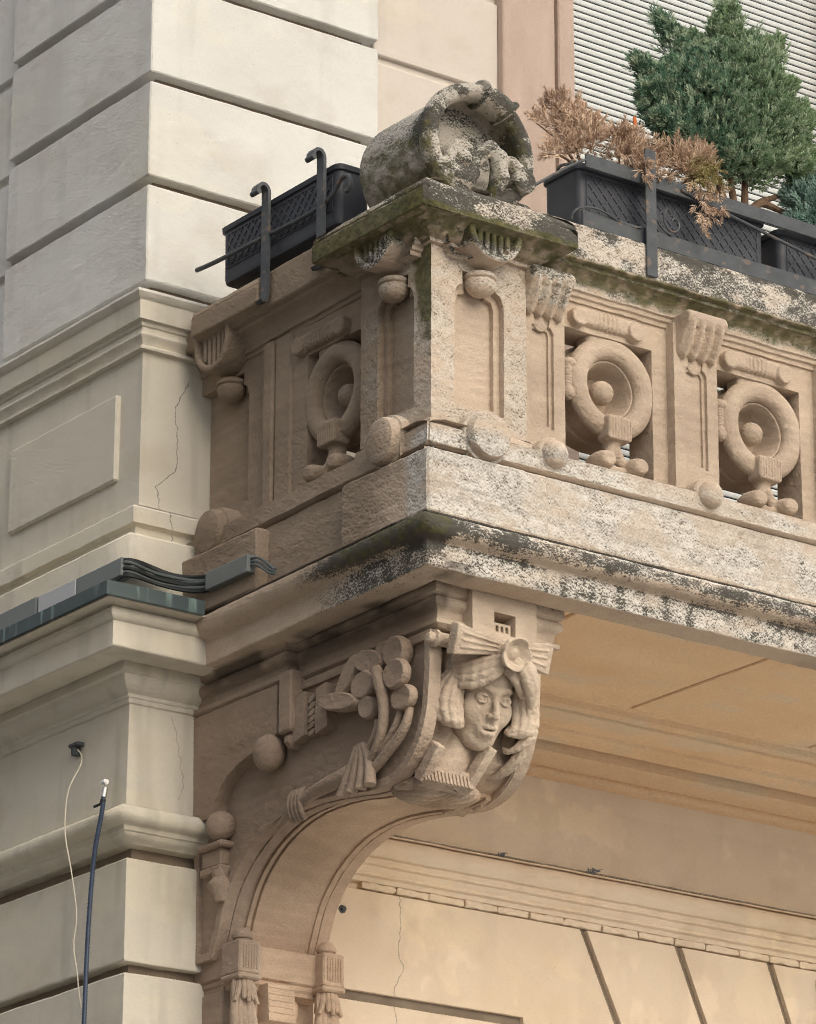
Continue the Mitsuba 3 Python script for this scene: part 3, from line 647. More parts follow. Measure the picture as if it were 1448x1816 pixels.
def slabx(poly, x0, x1, h=0.03, seed=0, amp=0.002):
    ps = list(poly.geoms) if hasattr(poly, 'geoms') else [poly]
    return jit(dense(cat(*[extr(q.simplify(0.001), 'x', x0, x1) for q in ps if q.area > 1e-5]), h), amp, 12, seed, 0.0006)
inset = BODY.buffer(-0.034).union(sg.box(-0.5, 4.96, -0.03, 5.862).intersection(BODY))
niche = sg.box(-2, 5.44, -1.36, 5.9)
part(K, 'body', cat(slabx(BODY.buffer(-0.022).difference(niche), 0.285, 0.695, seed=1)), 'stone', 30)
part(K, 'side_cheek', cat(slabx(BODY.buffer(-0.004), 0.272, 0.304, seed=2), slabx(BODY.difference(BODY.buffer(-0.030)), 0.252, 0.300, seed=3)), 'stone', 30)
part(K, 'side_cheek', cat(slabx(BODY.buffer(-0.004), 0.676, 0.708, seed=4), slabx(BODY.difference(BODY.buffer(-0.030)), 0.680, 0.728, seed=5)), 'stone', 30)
# strips along the soffit
so = BODY.intersection(LOW)
for a, b, o, sd in ((0.302, 0.336, 0.004, 6), (0.336, 0.350, -0.004, 7), (0.372, 0.388, -0.010, 8), (0.655, 0.678, -0.002, 9), (0.638, 0.655, -0.010, 10)):
    part(K, 'soffit_strip', slabx(BODY.buffer(o).intersection(LOW).difference(BODY.buffer(-0.06)), a, b, seed=sd), 'stone', 34)
part(K, 'soffit_panel', slabx(BODY.buffer(-0.008).intersection(LOW).difference(BODY.buffer(-0.07)), 0.400, 0.640, seed=11), 'stone', 34)
# moulding that carries the slab, stepping out over the rear half
mp = [(-0.13, 6.04), (0.030, 6.036), (0.034, 6.028), (0.034, 5.985), (0.024, 5.978)]+arc(0.010, 5.955, 0.022, 70, -60, 5)+[(0.012, 5.930), (0.008, 5.922), (0.008, 5.900), (0.022, 5.893), (0.022, 5.878), (0.004, 5.868), (-0.01, 5.860)]
part(K, 'head_moulding', sweep(mp, [(0.275, -0.66), (0.275, -1.478), (0.378, -1.478)], seg=0.03, back=-0.13, jitter=0.002, seed=12, amp2=0.0008), 'stone', 34)
part(K, 'head_moulding', sweep(mp, [(0.655, -1.478), (0.762, -1.478), (0.762, -0.3)], seg=0.03, back=-0.13, jitter=0.002, seed=13, amp2=0.0008), 'stone', 34)
part(K, 'head_moulding', sweep([(a*1.25+0.028, z) for a, z in mp], [(0.262, 0.0), (0.262, -0.615), (0.34, -0.615)], seg=0.03, back=-0.10, jitter=0.002, seed=14, amp2=0.0008), 'stone', 34)
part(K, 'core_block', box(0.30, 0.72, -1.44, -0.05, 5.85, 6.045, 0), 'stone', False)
bp = sg.box(0.375, 5.80, 0.652, 6.02).difference(sg.box(0.468, 5.868, 0.560, 5.944))
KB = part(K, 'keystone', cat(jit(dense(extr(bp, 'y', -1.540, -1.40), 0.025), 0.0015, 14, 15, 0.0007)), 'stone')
tab = sg.box(0.478, 5.872, 0.550, 5.912)
for i in range(3): tab = tab.difference(sg.box(0.4855+0.021*i, 5.881, 0.4985+0.021*i, 5.903))
part(KB, 'pierced_tablet', jit(dense(extr(tab, 'y', -1.525, -1.48), 0.02), 0.0008, 14, 16), 'stone')
# rear field with its quarter hollow, ball and strip
th = np.linspace(0, np.pi/2, 14)
q = [(-0.03, 5.868), (-0.60, 5.868), (-0.60, 5.69)]+[(-0.17-0.36*math.cos(a)**0.9, 5.50+0.175*math.sin(a)**0.9) for a in th[::-1]][::-1][:0]
q += [(-0.56, 5.655), (-0.48, 5.655), (-0.42, 5.645), (-0.35, 5.628), (-0.29, 5.602), (-0.245, 5.568), (-0.215, 5.525), (-0.20, 5.47), (-0.03, 5.47)]
part(K, 'rear_field', slabx(sg.Polygon(q), 0.215, 0.28, h=0.025, seed=17), 'stone', 30)
part(K, 'pendant_strip', cat(stonebox(0.205, 0.30, -0.700, -0.622, 5.675, 5.90, h=0.02, seed=18), stonebox(0.215, 0.30, -0.692, -0.63, 5.62, 5.68, b=0.02, h=0.02, seed=19)), 'stone')
part(K, 'ball', jit(trimesh.creation.icosphere(3, 0.062).apply_scale((0.9, 1, 1.08)).apply_translation((0.215, -0.555, 5.625)), 0.003, 14, 2), 'stone', True)
PD = part(K, 'wall_pendant', cat(jit(trimesh.creation.icosphere(3, 0.056).apply_scale((0.95, 1, 0.95)).apply_translation((0.235, -0.225, 5.432)), 0.003, 14, 5),
    stonebox(0.215, 0.30, -0.255, -0.10, 5.355, 5.378, seed=20), stonebox(0.236, 0.30, -0.225, -0.10, 5.29, 5.357, seed=21), stonebox(0.228, 0.30, -0.235, -0.10, 5.262, 5.292, seed=22)), 'stone', 35)
part(PD, 'drop', cat(jit(lathe([(0, 0.0), (0.022, 0.0), (0.046, 0.045), (0.050, 0.060), (0.030, 0.085), (0.034, 0.11), (0, 0.11)], 14).apply_translation((0.245, -0.215, 5.158)), 0.002, 14, 6)), 'stone', 35)
# band at the foot with fluted blocks, knobs and leaf drops
part(K, 'foot_band', sweep([(-0.10, 5.010), (0.0, 5.006), (0.006, 5.000), (0.006, 4.895), (-0.002, 4.888), (-0.02, 4.884), (-0.10, 4.884)], [(0.285, 0.0), (0.285, -0.262), (0.695, -0.262), (0.695, 0.0)], back=-0.15, jitter=0.002, seed=24, amp2=0.0008), 'stone', 30)
part(K, 'foot_core', box(0.295, 0.685, -0.17, 0.0, 4.3, 5.02, 0), 'stone', False)
part(K, 'foot_cornice', sweep([(0.0, 4.886), (-0.004, 4.872), (-0.016, 4.862), (-0.016, 4.850), (-0.03, 4.845)], [(0.285, 0.0), (0.285, -0.255), (0.695, -0.255), (0.695, 0.0)], back=-0.15, jitter=0.0015, seed=25), 'stone', 30)
part(K, 'side_strip', stonebox(0.288, 0.36, -0.165, -0.0, 4.3, 4.85, h=0.04, seed=26), 'stone')
for x0 in (0.262, 0.626):
    fb = cat(stonebox(x0, x0+0.094, -0.318, -0.20, 4.886, 5.008, b=0.006, h=0.02, seed=27+x0), box(x0-0.003, x0+0.097, -0.322, -0.20, 4.868, 4.888, 0.006),
             *[box(x0+0.016+0.0115*i, x0+0.0215+0.0115*i, -0.3225, -0.31, 4.905, 4.994, 0.002) for i in range(6)])
    FB = part(K, 'fluted_block', fb, 'stone')
    part(FB, 'knob', jit(lathe([(0, 0), (0.030, 0.0), (0.030, 0.010), (0.036, 0.014), (0.038, 0.024), (0.032, 0.040), (0.018, 0.051), (0, 0.054)], 20).apply_translation((x0+0.046, -0.268, 5.006)), 0.001, 20), 'stone', 35)
    lf = []
    cx = x0+0.047
    for i in range(7):
        a = -1.2+2.4*i/6
        sx_, sy_ = cx+0.036*math.sin(a), -0.262-0.036*math.cos(a)
        w = 0.012
        fl = 1.0+0.5*(i % 2)
        lf.append(tube([(sx_, sy_, 4.875), (cx+0.040*math.sin(a), -0.262-0.042*math.cos(a), 4.84), (cx+0.046*fl*math.sin(a), -0.262-0.050*math.cos(a), 4.795-0.010*(i % 2))], [0.010, 0.013, 0.007], 8))
    part(K, 'leaf_collar', cat(*lf, jit(lathe([(0, -0.02), (0.034, -0.02), (0.038, -0.06), (0.040, -0.09), (0, -0.09)], 14).apply_translation((cx, -0.262, 4.89)), 0.002, 20)), 'stone', 40)
    dr_ = [tube([(cx+0.016*k-0.002, -0.278-0.006*(k % 2), 4.81), (cx+0.020*k+0.004, -0.275, 4.72), (cx+0.022*k+0.03, -0.262, 4.62), (cx+0.02*k+0.05, -0.25, 4.5)], [0.013, 0.018, 0.018, 0.014], 8) for k in (-2, -1, 0, 1, 2)]
    part(K, 'garland', jit(cat(*dr_), 0.002, 14, 31), 'stone', 45)
part(K, 'hanging_tablet', cat(extr([(0.398, 4.868), (0.512, 4.868), (0.520, 4.735), (0.405, 4.735)], 'y', -0.300, -0.15), *[box(0.404, 0.510, -0.3035, -0.29, 4.852-0.022*i, 4.858-0.022*i, 0.001) for i in range(5)]), 'stone', False)
for x_, z_ in ((0.375, 4.79), (0.548, 4.80)):
    part(K, 'lower_roll', jit(lathe([(0, -0.03), (0.026, -0.03), (0.032, -0.02), (0.032, 0.02), (0.026, 0.03), (0, 0.03)], 16).apply_translation((x_, -0.215, z_)), 0.001, 20), 'stone', 40)

# foliage relief on the side, facing -x at x = 0.27
def petal(y, z, ry, rz, rot, out=0.050, th_=0.019, cup=0.25, seed=0):
    """Flat leaf with a rounded rim, standing off the field."""
    m = trimesh.creation.icosphere(4, 1.0); v = m.vertices.copy()
    r = np.hypot(v[:, 1], v[:, 2]); v[:, 0] = np.sign(v[:, 0])*np.minimum(np.abs(v[:, 0])*2.1, 1)
    v[:, 0] = v[:, 0]*th_+np.where(v[:, 0] < 0, cup*th_*np.clip(1-r, 0, 1)*1.2, 0)
    v[:, 1] *= ry; v[:, 2] *= rz
    c, s_ = math.cos(rot), math.sin(rot)
    v = np.stack([v[:, 0]+0.27-out+th_, c*v[:, 1]-s_*v[:, 2]+y, s_*v[:, 1]+c*v[:, 2]+z], 1)
    m.vertices = v; return jit(m, 0.0025, 18, seed, 0.0006)
def leafpart(*a, **k): part(K, 'leaf', petal(*a, **k), 'stone', True)
leafpart(-1.149, 5.818, 0.092, 0.042, 0.28, 0.060, seed=1)
leafpart(-1.300, 5.815, 0.066, 0.058, 0.3, 0.060, 0.026, seed=2)
leafpart(-1.335, 5.723, 0.066, 0.054, 0, 0.082, 0.019, seed=3)
leafpart(-1.350, 5.640, 0.062, 0.046, 0, 0.062, seed=4)
leafpart(-1.140, 5.733, 0.068, 0.050, 0, 0.076, 0.019, seed=5)
leafpart(-1.000, 5.705, 0.125, 0.034, 0.22, 0.085, 0.030, 0.1, seed=6)
leafpart(-1.155, 5.648, 0.048, 0.040, 0.5, 0.070, seed=7)
leafpart(-1.02, 5.790, 0.095, 0.034, -0.85, 0.060, 0.03, 0.1, seed=8)
leafpart(-1.225, 5.850, 0.050, 0.024, 0.2, 0.045, seed=9)
def stem(pts, r): part(K, 'stem', jit(tube([(x, y, z) for x, y, z in pts], r, 10), 0.001, 20), 'stone', True)
stem([(0.200, -1.225, 5.765), (0.196, -1.255, 5.70), (0.205, -1.262, 5.625), (0.215, -1.232, 5.53), (0.230, -1.146, 5.462), (0.245, -1.04, 5.42)], [0.022, 0.024, 0.020, 0.018, 0.016, 0.012])
stem([(0.235, -1.37, 5.60), (0.232, -1.345, 5.535), (0.232, -1.27, 5.485), (0.238, -1.165, 5.435), (0.248, -1.05, 5.405)], [0.014, 0.018, 0.020, 0.018, 0.012])
stem([(0.235, -1.32, 5.61), (0.232, -1.295, 5.555), (0.232, -1.23, 5.498), (0.240, -1.15, 5.452)], [0.012, 0.014, 0.014, 0.010])
stem([(0.240, -1.19, 5.60), (0.238, -1.17, 5.55), (0.240, -1.11, 5.50), (0.246, -1.07, 5.475)], [0.018, 0.016, 0.014, 0.010])
stem([(0.245, -1.02, 5.455), (0.243, -0.90, 5.44), (0.246, -0.76, 5.425), (0.255, -0.62, 5.385), (0.262, -0.52, 5.34)], [0.030, 0.030, 0.024, 0.018, 0.010])
tas = [tube([(0.236, -1.06-0.012*i, 5.535), (0.226, -1.045-0.034*i, 5.46), (0.214, -1.005-0.055*i, 5.365+0.002*i)], [0.012, 0.018, 0.022], 8) for i in range(4)]
part(K, 'tassel', jit(cat(*tas), 0.0015, 20, 3), 'stone', 45)
wr = [tube([(0.252, -0.66-0.022*i, 5.465), (0.234, -0.66-0.022*i, 5.43), (0.236, -0.662-0.022*i, 5.385), (0.256, -0.664-0.022*i, 5.352)], 0.0105, 8) for i in range(4)]
part(K, 'wrap', cat(*wr), 'stone', True)
for (y, z, s_) in ((-0.725, 5.722, 1.0), (-0.86, 5.722, 0.95)):
    part(K, 'ribbed_slab', jit(dense(extr(sg.Polygon([(y+0.030*s_, z-0.085), (y+0.036*s_, z-0.02), (y+0.028*s_, z+0.072), (y-0.030*s_, z+0.082), (y-0.026*s_, z), (y-0.034*s_, z-0.072)]).buffer(0.004), 'x', 0.225, 0.28), 0.02), 0.003, 16, 4), 'stone', 30)
part(K, 'leaf_band', cat(*[petal(-0.79+0.004*(i % 2), 5.652+0.024*i, 0.026, 0.011, -0.35, 0.036, 0.02, 0, i) for i in range(6)], *[petal(-0.69+0.003*(i % 2), 5.655+0.024*i, 0.015, 0.010, -0.35, 0.030, 0.02, 0, i+9) for i in range(6)]), 'stone', True, kind='stuff')
part(K, 'bolt_end', place(jit(cat(lathe([(0, 0.0), (0.024, 0.0), (0.024, 0.07), (0.030, 0.074), (0.030, 0.086), (0.018, 0.090), (0.020, 0.10), (0.014, 0.112), (0, 0.114)], 20, 'y')), 0.001, 20), (0.335, -1.487, 5.822), True), 'stone', 35)

# the head
S = 1.50
PT = math.radians(27); YW = math.radians(-6)
RX = np.array([[1, 0, 0], [0, math.cos(PT), -math.sin(PT)], [0, math.sin(PT), math.cos(PT)]])
RZ = np.array([[math.cos(YW), -math.sin(YW), 0], [math.sin(YW), math.cos(YW), 0], [0, 0, 1]])
RH = RZ@RX
EYE = np.array([0, -0.095, 0.012])
def seat(m):
    m = m.copy(); m.vertices = (m.vertices-EYE)*S*np.array([0.99, 1, 1.03])@RH.T+np.array([0.488, -1.522, 5.648]); return m
def f_face(x, y, z):
    ax = np.abs(x)
    d = s_ell(x, y, z, (0, 0.0, 0.045), (0.074, 0.098, 0.092))
    d = smin(d, s_ell(x, y, z, (0, -0.030, -0.036), (0.059, 0.064, 0.073)), 0.03)
    d = smin(d, s_ell(x, y, z, (0, -0.073, -0.098), (0.019, 0.019, 0.018)), 0.024)          # chin
    d = smin(d, s_ell(ax, y, z, (0.038, -0.064, -0.028), (0.027, 0.027, 0.029)), 0.024)      # cheeks
    d = smin(d, s_cap(ax, y, z, (0.050, -0.015, -0.045), (0.022, -0.058, -0.094), 0.018, 0.015), 0.028)
    d = smax(d, -s_ell(ax, y, z, (0.032, -0.114, 0.004), (0.020, 0.022, 0.015)), 0.014)        # sockets
    d = smin(d, s_chain(ax, y, z, [(0.012, -0.0955, 0.022), (0.030, -0.0925, 0.030), (0.050, -0.074, 0.024)], [0.0045, 0.0045, 0.003], 0.006), 0.010)  # brow
    eb = s_ell(ax, y, z, (0.0315, -0.0840, 0.004), (0.0165, 0.0140, 0.0098))
    d = smin(d, eb, 0.001)
    up_l = s_chain(ax, y, z, [(0.0165, -0.0925, 0.002), (0.024, -0.0980, 0.0110), (0.034, -0.0980, 0.0125), (0.046, -0.0875, 0.003)], [0.0014, 0.0018, 0.0020, 0.0014], 0.002)
    lo_l = s_chain(ax, y, z, [(0.0165, -0.0925, 0.001), (0.027, -0.0970, -0.0045), (0.038, -0.0945, -0.0045), (0.046, -0.0875, 0.002)], [0.0014, 0.0018, 0.0018, 0.0014], 0.002)
    d = smin(d, smin(up_l, lo_l, 0.001), 0.002)
    d = smax(d, -(np.sqrt((ax-0.0305)**2+(y+0.0985)**2+(z-0.0035)**2)-0.0048), 0.001)
    d = smin(d, s_chain(x, y, z, [(0, -0.0935, 0.020), (0, -0.1010, 0.002), (0, -0.1150, -0.024), (0, -0.1165, -0.030)], [0.0062, 0.0058, 0.0075, 0.0082], 0.004), 0.011)   # nose
    d = smin(d, s_ell(ax, y, z, (0.0095, -0.1045, -0.0315), (0.0062, 0.0095, 0.0062)), 0.006)
    d = smax(d, -s_ell(ax, y, z, (0.0055, -0.1080, -0.0385), (0.0032, 0.0055, 0.0035)), 0.002)
    d = smin(d, s_ell(x, y, z, (0, -0.0890, -0.0640), (0.024, 0.012, 0.018)), 0.016)           # the swell round the mouth
    d = smin(d, s_chain(ax, y, z, [(0, -0.1030, -0.0565), (0.0085, -0.1020, -0.0550), (0.0235, -0.0900, -0.0610)], [0.0048, 0.0054, 0.0016], 0.003), 0.005)
    d = smin(d, s_chain(ax, y, z, [(0, -0.1020, -0.0725), (0.010, -0.0990, -0.0715), (0.0220, -0.0895, -0.0635)], [0.0066, 0.0060, 0.0014], 0.003), 0.005)
    d = smax(d, -s_ell(ax, y, z, (0, -0.108, -0.0636), (0.0180, 0.018, 0.0026)), 0.0012)
    d = smin(d, s_cap(x, y, z, (0, 0.0, -0.07), (0, 0.042, -0.20), 0.044, 0.056), 0.02)          # neck
    return d
HD = part(K, 'head', seat(sdf_mesh(f_face, (-0.10, -0.135, -0.24), (0.10, 0.12, 0.15), 0.0019, 1)), 'stone', True, label="carved woman's face with parted lips, turned slightly down")
def strands(chains, r, n, spread, h=0.004, k=0.006, lo=None, hi=None):
    P = np.vstack([np.array(c) for c in chains]); lo = P.min(0)-0.05; hi = P.max(0)+0.05
    def f(x, y, z):
        d = None
        for c, rr in zip(chains, r):
            e = s_chain(x, y, z, c, rr, 0.004); d = e if d is None else smin(d, e, k)
        return d
    return sdf_mesh(f, lo, hi, h, 1)
def lock(base, offs, rad):
    """A lock of hair: parallel strands that follow base, spread by offs."""
    base = np.array(base, float); n = len(base)
    from scipy.interpolate import CubicSpline
    t = np.linspace(0, 1, n); cs = CubicSpline(t, base); tt = np.linspace(0, 1, 9)
    out, rs = [], []
    for o in offs:
        o = np.array(o); w = np.sin(np.pi*(0.14+0.85*tt))[:, None]
        out.append([tuple(q) for q in cs(tt)+o*w]); rs.append([rad*(0.38+0.75*math.sin(math.pi*(0.14+0.82*u))) for u in tt])
    return out, rs
hair_c, hair_r = [], []
for sd in (-1, 1):
    # front swoop from the parting over the temple
    c, r = lock([(sd*0.006, -0.100, 0.074), (sd*0.034, -0.108, 0.062), (sd*0.068, -0.090, 0.038), (sd*0.094, -0.050, 0.030), (sd*0.104, -0.01, 0.042)],
                [(0, -0.002, -0.010), (0, -0.002, 0.006), (0, 0.003, 0.022), (0, 0.012, 0.038), (0, 0.024, 0.054), (0, 0.038, 0.068)], 0.0086); hair_c += c; hair_r += r
    # side puff: a wave that swells and tucks under
    c, r = lock([(sd*0.090, -0.044, 0.040), (sd*0.098, -0.052, 0.012), (sd*0.106, -0.066, -0.020), (sd*0.100, -0.082, -0.052), (sd*0.080, -0.076, -0.066), (sd*0.074, -0.064, -0.052)],
                [(sd*-0.030, -0.004, 0), (sd*-0.016, -0.014, 0), (sd*0.0, -0.018, 0), (sd*0.016, -0.012, 0), (sd*0.028, 0.004, 0), (sd*0.032, 0.022, 0), (sd*0.020, 0.040, 0.0)], 0.0086); hair_c += c; hair_r += r
    c, r = lock([(sd*0.098, 0.0, 0.0), (sd*0.110, -0.006, -0.05), (sd*0.102, -0.018, -0.10), (sd*0.090, -0.004, -0.150)],
                [(0, -0.020, 0), (sd*-0.012, -0.008, 0), (sd*0.012, 0.004, 0), (sd*0.004, 0.022, 0)], 0.0078); hair_c += c; hair_r += r
HR = strands(hair_c, hair_r, 0, 0, h=0.0025, k=0.0012)
def f_cap(x, y, z): return smax(s_ell(x, y, z, (0, 0.018, 0.054), (0.086, 0.098, 0.090)), -(z+y*0.6-0.012+0.0), 0.01)
HC = sdf_mesh(f_cap, (-0.11, -0.12, -0.05), (0.11, 0.13, 0.17), 0.005, 1)
part(HD, 'hair', seat(cat(HR, HC)), 'stone', True)
# bow and flower
def f_bow(x, y, z):
    t = np.clip((np.abs(x)-0.02)/0.20, 0, 1)
    hh = 0.024+0.034*t; zz = z+0.030*t*np.sign(x)*0.0
    d = smax(smax(np.abs(zz)-hh, np.abs(y-0.012*t)-(0.018+0.006*t), 0.006), smax(np.abs(x)-0.205, 0.018-np.abs(x), 0.004), 0.006)
    fr = smax(np.abs(zz)-hh*0.78, smax(np.abs(x)-0.184, 0.03-np.abs(x), 0.003), 0.003)
    d = smax(d, -smax(fr, -(y+0.008-0.010*t), 0.002), 0.002)
    reed = np.abs(y-0.012*t+0.004)-(0.016+0.004*t)-0.0050*np.cos(zz/hh*4.0*np.pi)
    return smin(d, smax(fr, reed, 0.002), 0.002)
BOW = sdf_mesh(f_bow, (-0.23, -0.05, -0.08), (0.23, 0.06, 0.08), 0.0035, 1)
BOW.apply_transform(trimesh.transformations.rotation_matrix(math.radians(18), (1, 0, 0)))
part(HD, 'bow', BOW.apply_translation((0.470, -1.582, 5.800)), 'stone', True)
def f_flower(x, y, z):
    a = np.arctan2(z, x); r = np.hypot(x, z); R = 0.054+0.007*np.abs(np.cos(2.5*a))
    cup = np.abs(-y-0.006-0.036*np.clip(r/0.055, 0, 1)**2)-0.0065-0.004*np.abs(np.cos(2.5*a))*np.clip(r/0.05, 0, 1)
    d = smax(cup, r-R, 0.006)
    d = smin(d, np.sqrt(x**2+(y+0.012)**2+z**2)-0.018, 0.004)
    return smin(d, s_cap(x, y, z, (0, 0.05, 0), (0, -0.005, 0), 0.028, 0.030), 0.006)
FL = sdf_mesh(f_flower, (-0.075, -0.085, -0.075), (0.075, 0.07, 0.075), 0.003, 1)
FL.apply_transform(trimesh.transformations.rotation_matrix(math.radians(22), (1, 0, 0)))
part(HD, 'flower', FL.apply_translation((0.484, -1.603, 5.784)), 'stone', True)
# ribbon tails falling from the flower
rb_c, rb_r = lock([(0.505, -1.612, 5.760), (0.560, -1.605, 5.725), (0.598, -1.580, 5.675), (0.612, -1.555, 5.625)], [(-0.012, 0, -0.016), (0, -0.006, 0), (0.012, 0, 0.016)], 0.0165)
part(HD, 'ribbon', strands(rb_c, rb_r, 0, 0, h=0.0035, k=0.004), 'stone', True)
# neck running down into a square collar
part(HD, 'neck', jit(tube([(0.487, -1.28, 5.62), (0.468, -1.305, 5.53), (0.432, -1.30, 5.45), (0.405, -1.28, 5.37)], [0.068, 0.072, 0.082, 0.094], 20), 0.002, 10), 'stone', True)
def flat_plate(p0, p1, w, t_):
    p0, p1 = np.array(p0), np.array(p1); L = np.linalg.norm(p1-p0); e = (p1-p0)/L; a = np.array([1.0, 0, 0]); a = a-(a@e)*e; a /= np.linalg.norm(a); b = np.cross(e, a)
    m = box(-w/2, w/2, -t_/2, t_/2, -L/2, L/2, 0.004); m.vertices = m.vertices@np.array([a, b, e])+(p0+p1)/2; return m
COL = part(K, 'collar', None, 'stone')
tilt = trimesh.transformations.rotation_matrix(-0.25, (1, 0, 0))
def bar(s_, p): return trimesh.creation.box(s_).apply_transform(tilt).apply_translation(p)
part(COL, 'front_bar', jit(dense(bar((0.205, 0.05, 0.062), (0.395, -1.352, 5.378)), 0.02), 0.0015, 16, 3), 'stone')
part(COL, 'fluting', cat(*[bar((0.008, 0.012, 0.042), (0.305+0.0155*i, -1.379, 5.374)) for i in range(12)]), 'stone', kind='stuff')
for p0, p1 in (((0.300, -1.345, 5.36), (0.318, -1.425, 5.475)), ((0.492, -1.350, 5.37), (0.535, -1.430, 5.500))):
    part(COL, 'post', jit(dense(flat_plate(p0, p1, 0.034, 0.05), 0.015), 0.001, 20), 'stone', 30)
def f_lip(x, y, z):
    d = s_ell(x, y, z, (0, 0, 0), (0.165, 0.115, 0.040))
    return d-0.006*np.cos((x+0.9*y+0.02*np.sin(x*40))/0.020*np.pi)
part(K, 'scale_lip', sdf_mesh(f_lip, (-0.2, -0.15, -0.06), (0.2, 0.15, 0.06), 0.004, 1).apply_translation((0.445, -1.235, 5.368)), 'stone', True)
for pts_, sd in (([(0.600, -1.50, 5.700), (0.640, -1.505, 5.650), (0.642, -1.480, 5.595), (0.600, -1.445, 5.570)], 8), ([(0.655, -1.475, 5.600), (0.668, -1.470, 5.545), (0.640, -1.430, 5.505), (0.612, -1.40, 5.515)], 9), ([(0.660, -1.43, 5.520), (0.664, -1.40, 5.475), (0.640, -1.345, 5.435), (0.61, -1.31, 5.43)], 10)):
    sc_c, sc_r = lock(pts_, [(-0.018, 0.006, -0.004), (-0.008, -0.012, 0), (0.006, -0.016, 0.004), (0.018, -0.008, 0.008), (0.024, 0.010, 0.010)], 0.0095)
    part(K, 'side_curl', jit(strands(sc_c, sc_r, 0, 0, h=0.0035, k=0.002), 0.002, 16, sd), 'stone', True)
part(K, 'broken_edge', jit(dense(cat(box(0.60, 0.69, -1.15, -1.06, 5.355, 5.38, 0.006), box(0.66, 0.70, -1.21, -1.14, 5.362, 5.392, 0.008)), 0.012), 0.009, 40, 5, 0.004), 'stone', False)
# ------------------------------------------------------------------ scroll ornament on the pier cap
def f_scroll(x, y, z):
    # drum lying along y, front at y=0: a thick rolled lip round a dished front, a strap bound over the top
    r = np.hypot(x, z)
    ang = ((np.degrees(np.arctan2(z, x))-70+180) % 360)-180
    d = smax(r-0.218, np.abs(y-0.235)-0.215, 0.05)
    d = smax(d, -smax(r-0.190, y-0.120, 0.012), 0.010)
    lip = np.sqrt((r-0.211)**2+((y-0.018)*0.85)**2)-0.032
    d = smin(d, lip, 0.010)
    st = smax(np.hypot((r-0.208), (y-0.020)*0.8)-0.047, np.abs(ang)*0.0036-0.062, 0.008)
    st = smin(st, smax(smax(r-0.246, -(r-0.186), 0.01), smax(np.abs(ang)*0.0036-0.060, np.abs(y-0.12)-0.12, 0.01), 0.01), 0.01)
    band = smax(np.hypot((r-0.210), (y-0.018)*0.8)-0.056, np.abs(np.abs(ang)-17.0)*0.0036-0.008, 0.006)
    d = smin(smin(d, st, 0.004), band, 0.004)
    # volute at the lower left, where the lip curls in
    vx, vz = x+0.085, z+0.070
    vr = np.hypot(vx, vz)
    d = smin(d, smax(np.abs(vr-0.050)-0.020, np.abs(y-0.035)-0.060, 0.014), 0.008)
    d = smin(d, s_ell(x, y, z, (-0.085, -0.012, -0.070), (0.036, 0.030, 0.036)), 0.002)
    d = smin(d, s_chain(x, y, z, [(-0.155, 0.0, -0.11), (-0.12, 0.0, -0.145), (-0.06, 0.0, -0.145), (-0.03, 0.0, -0.11)], [0.03, 0.034, 0.032, 0.026], 0.01), 0.008)
    return smax(d, -(z+0.206), 0.01)
def f_tail(x, y, z):
    d = s_chain(x, y, z, [(-0.03, 0.02, -0.10), (-0.002, 0.0, -0.035), (0.034, -0.012, 0.0), (0.068, -0.016, -0.030), (0.075, -0.010, -0.10), (0.072, 0.02, -0.17)], [0.020, 0.023, 0.027, 0.031, 0.034, 0.030], 0.01)
    d = smin(d, s_chain(x, y, z, [(0.085, 0.0, -0.03), (0.125, -0.01, -0.035), (0.160, -0.015, -0.065), (0.172, -0.01, -0.105)], [0.022, 0.026, 0.030, 0.026], 0.01), 0.008)
    d = smin(d, smax(np.sqrt((x-0.172)**2+(z+0.098)**2)-0.046, np.abs(y-0.01)-0.055, 0.015), 0.006)
    d = smax(d, -smax(np.sqrt((x-0.180)**2+(z+0.098)**2)-0.020, -(y+0.015), 0.004), 0.006)
    d = smin(d, s_box(x, y, z, (0.08, 0.06, -0.185), (0.16, 0.05, 0.03), 0.02), 0.02)
    return d
F = thing('scroll_ornament', 'grey lichened stone scroll with rolled volutes lying on the corner pier cap', 'ornament')
part(F, 'drum', jit(sdf_mesh(f_scroll, (-0.31, -0.09, -0.24), (0.31, 0.50, 0.32), 0.0060, 1), 0.003, 10, 3, 0.0012).apply_translation((0.352, -1.62, 7.622)), 'stone', True)
part(F, 'leaf_tail', jit(sdf_mesh(f_tail, (-0.11, -0.09, -0.24), (0.29, 0.16, 0.08), 0.005, 1), 0.003, 14, 4, 0.0008).apply_translation((0.352, -1.625, 7.618)), 'stone', True)

# ------------------------------------------------------------------ roller shutter
bsdf('shutter_white', lambda p, n, uv: mi.Color3f(0.50, 0.525, 0.525)*(0.90+0.12*fbm(p.x*3, p.y*3, p.z*14, 3)), 0.5)
bsdf('dark', (0.018, 0.019, 0.02), 0.7)
R = thing('roller_shutter', 'closed roller shutter of narrow white slats behind the potted shrubs', 'shutter')
pr = [(0.0, 0.0), (-0.006, 0.002), (-0.0085, 0.010), (-0.0085, 0.017), (-0.005, 0.0235), (0.0, 0.0250)]
D_SLAT = ply(extr(sg.Polygon(pr), 'x', 0, 1.52), 'shutter_white', 40)
z = 6.60
while z < 10.1:
    M = np.eye(4); M[:3, 3] = (2.085, 0.150, z)
    part(R, 'slat', {**D_SLAT, 'to_world': T(M.tolist())}, None); z += 0.0312
part(R, 'backing', box(2.06, 3.62, 0.152, 0.17, 6.55, 10.15, 0), 'dark', False)

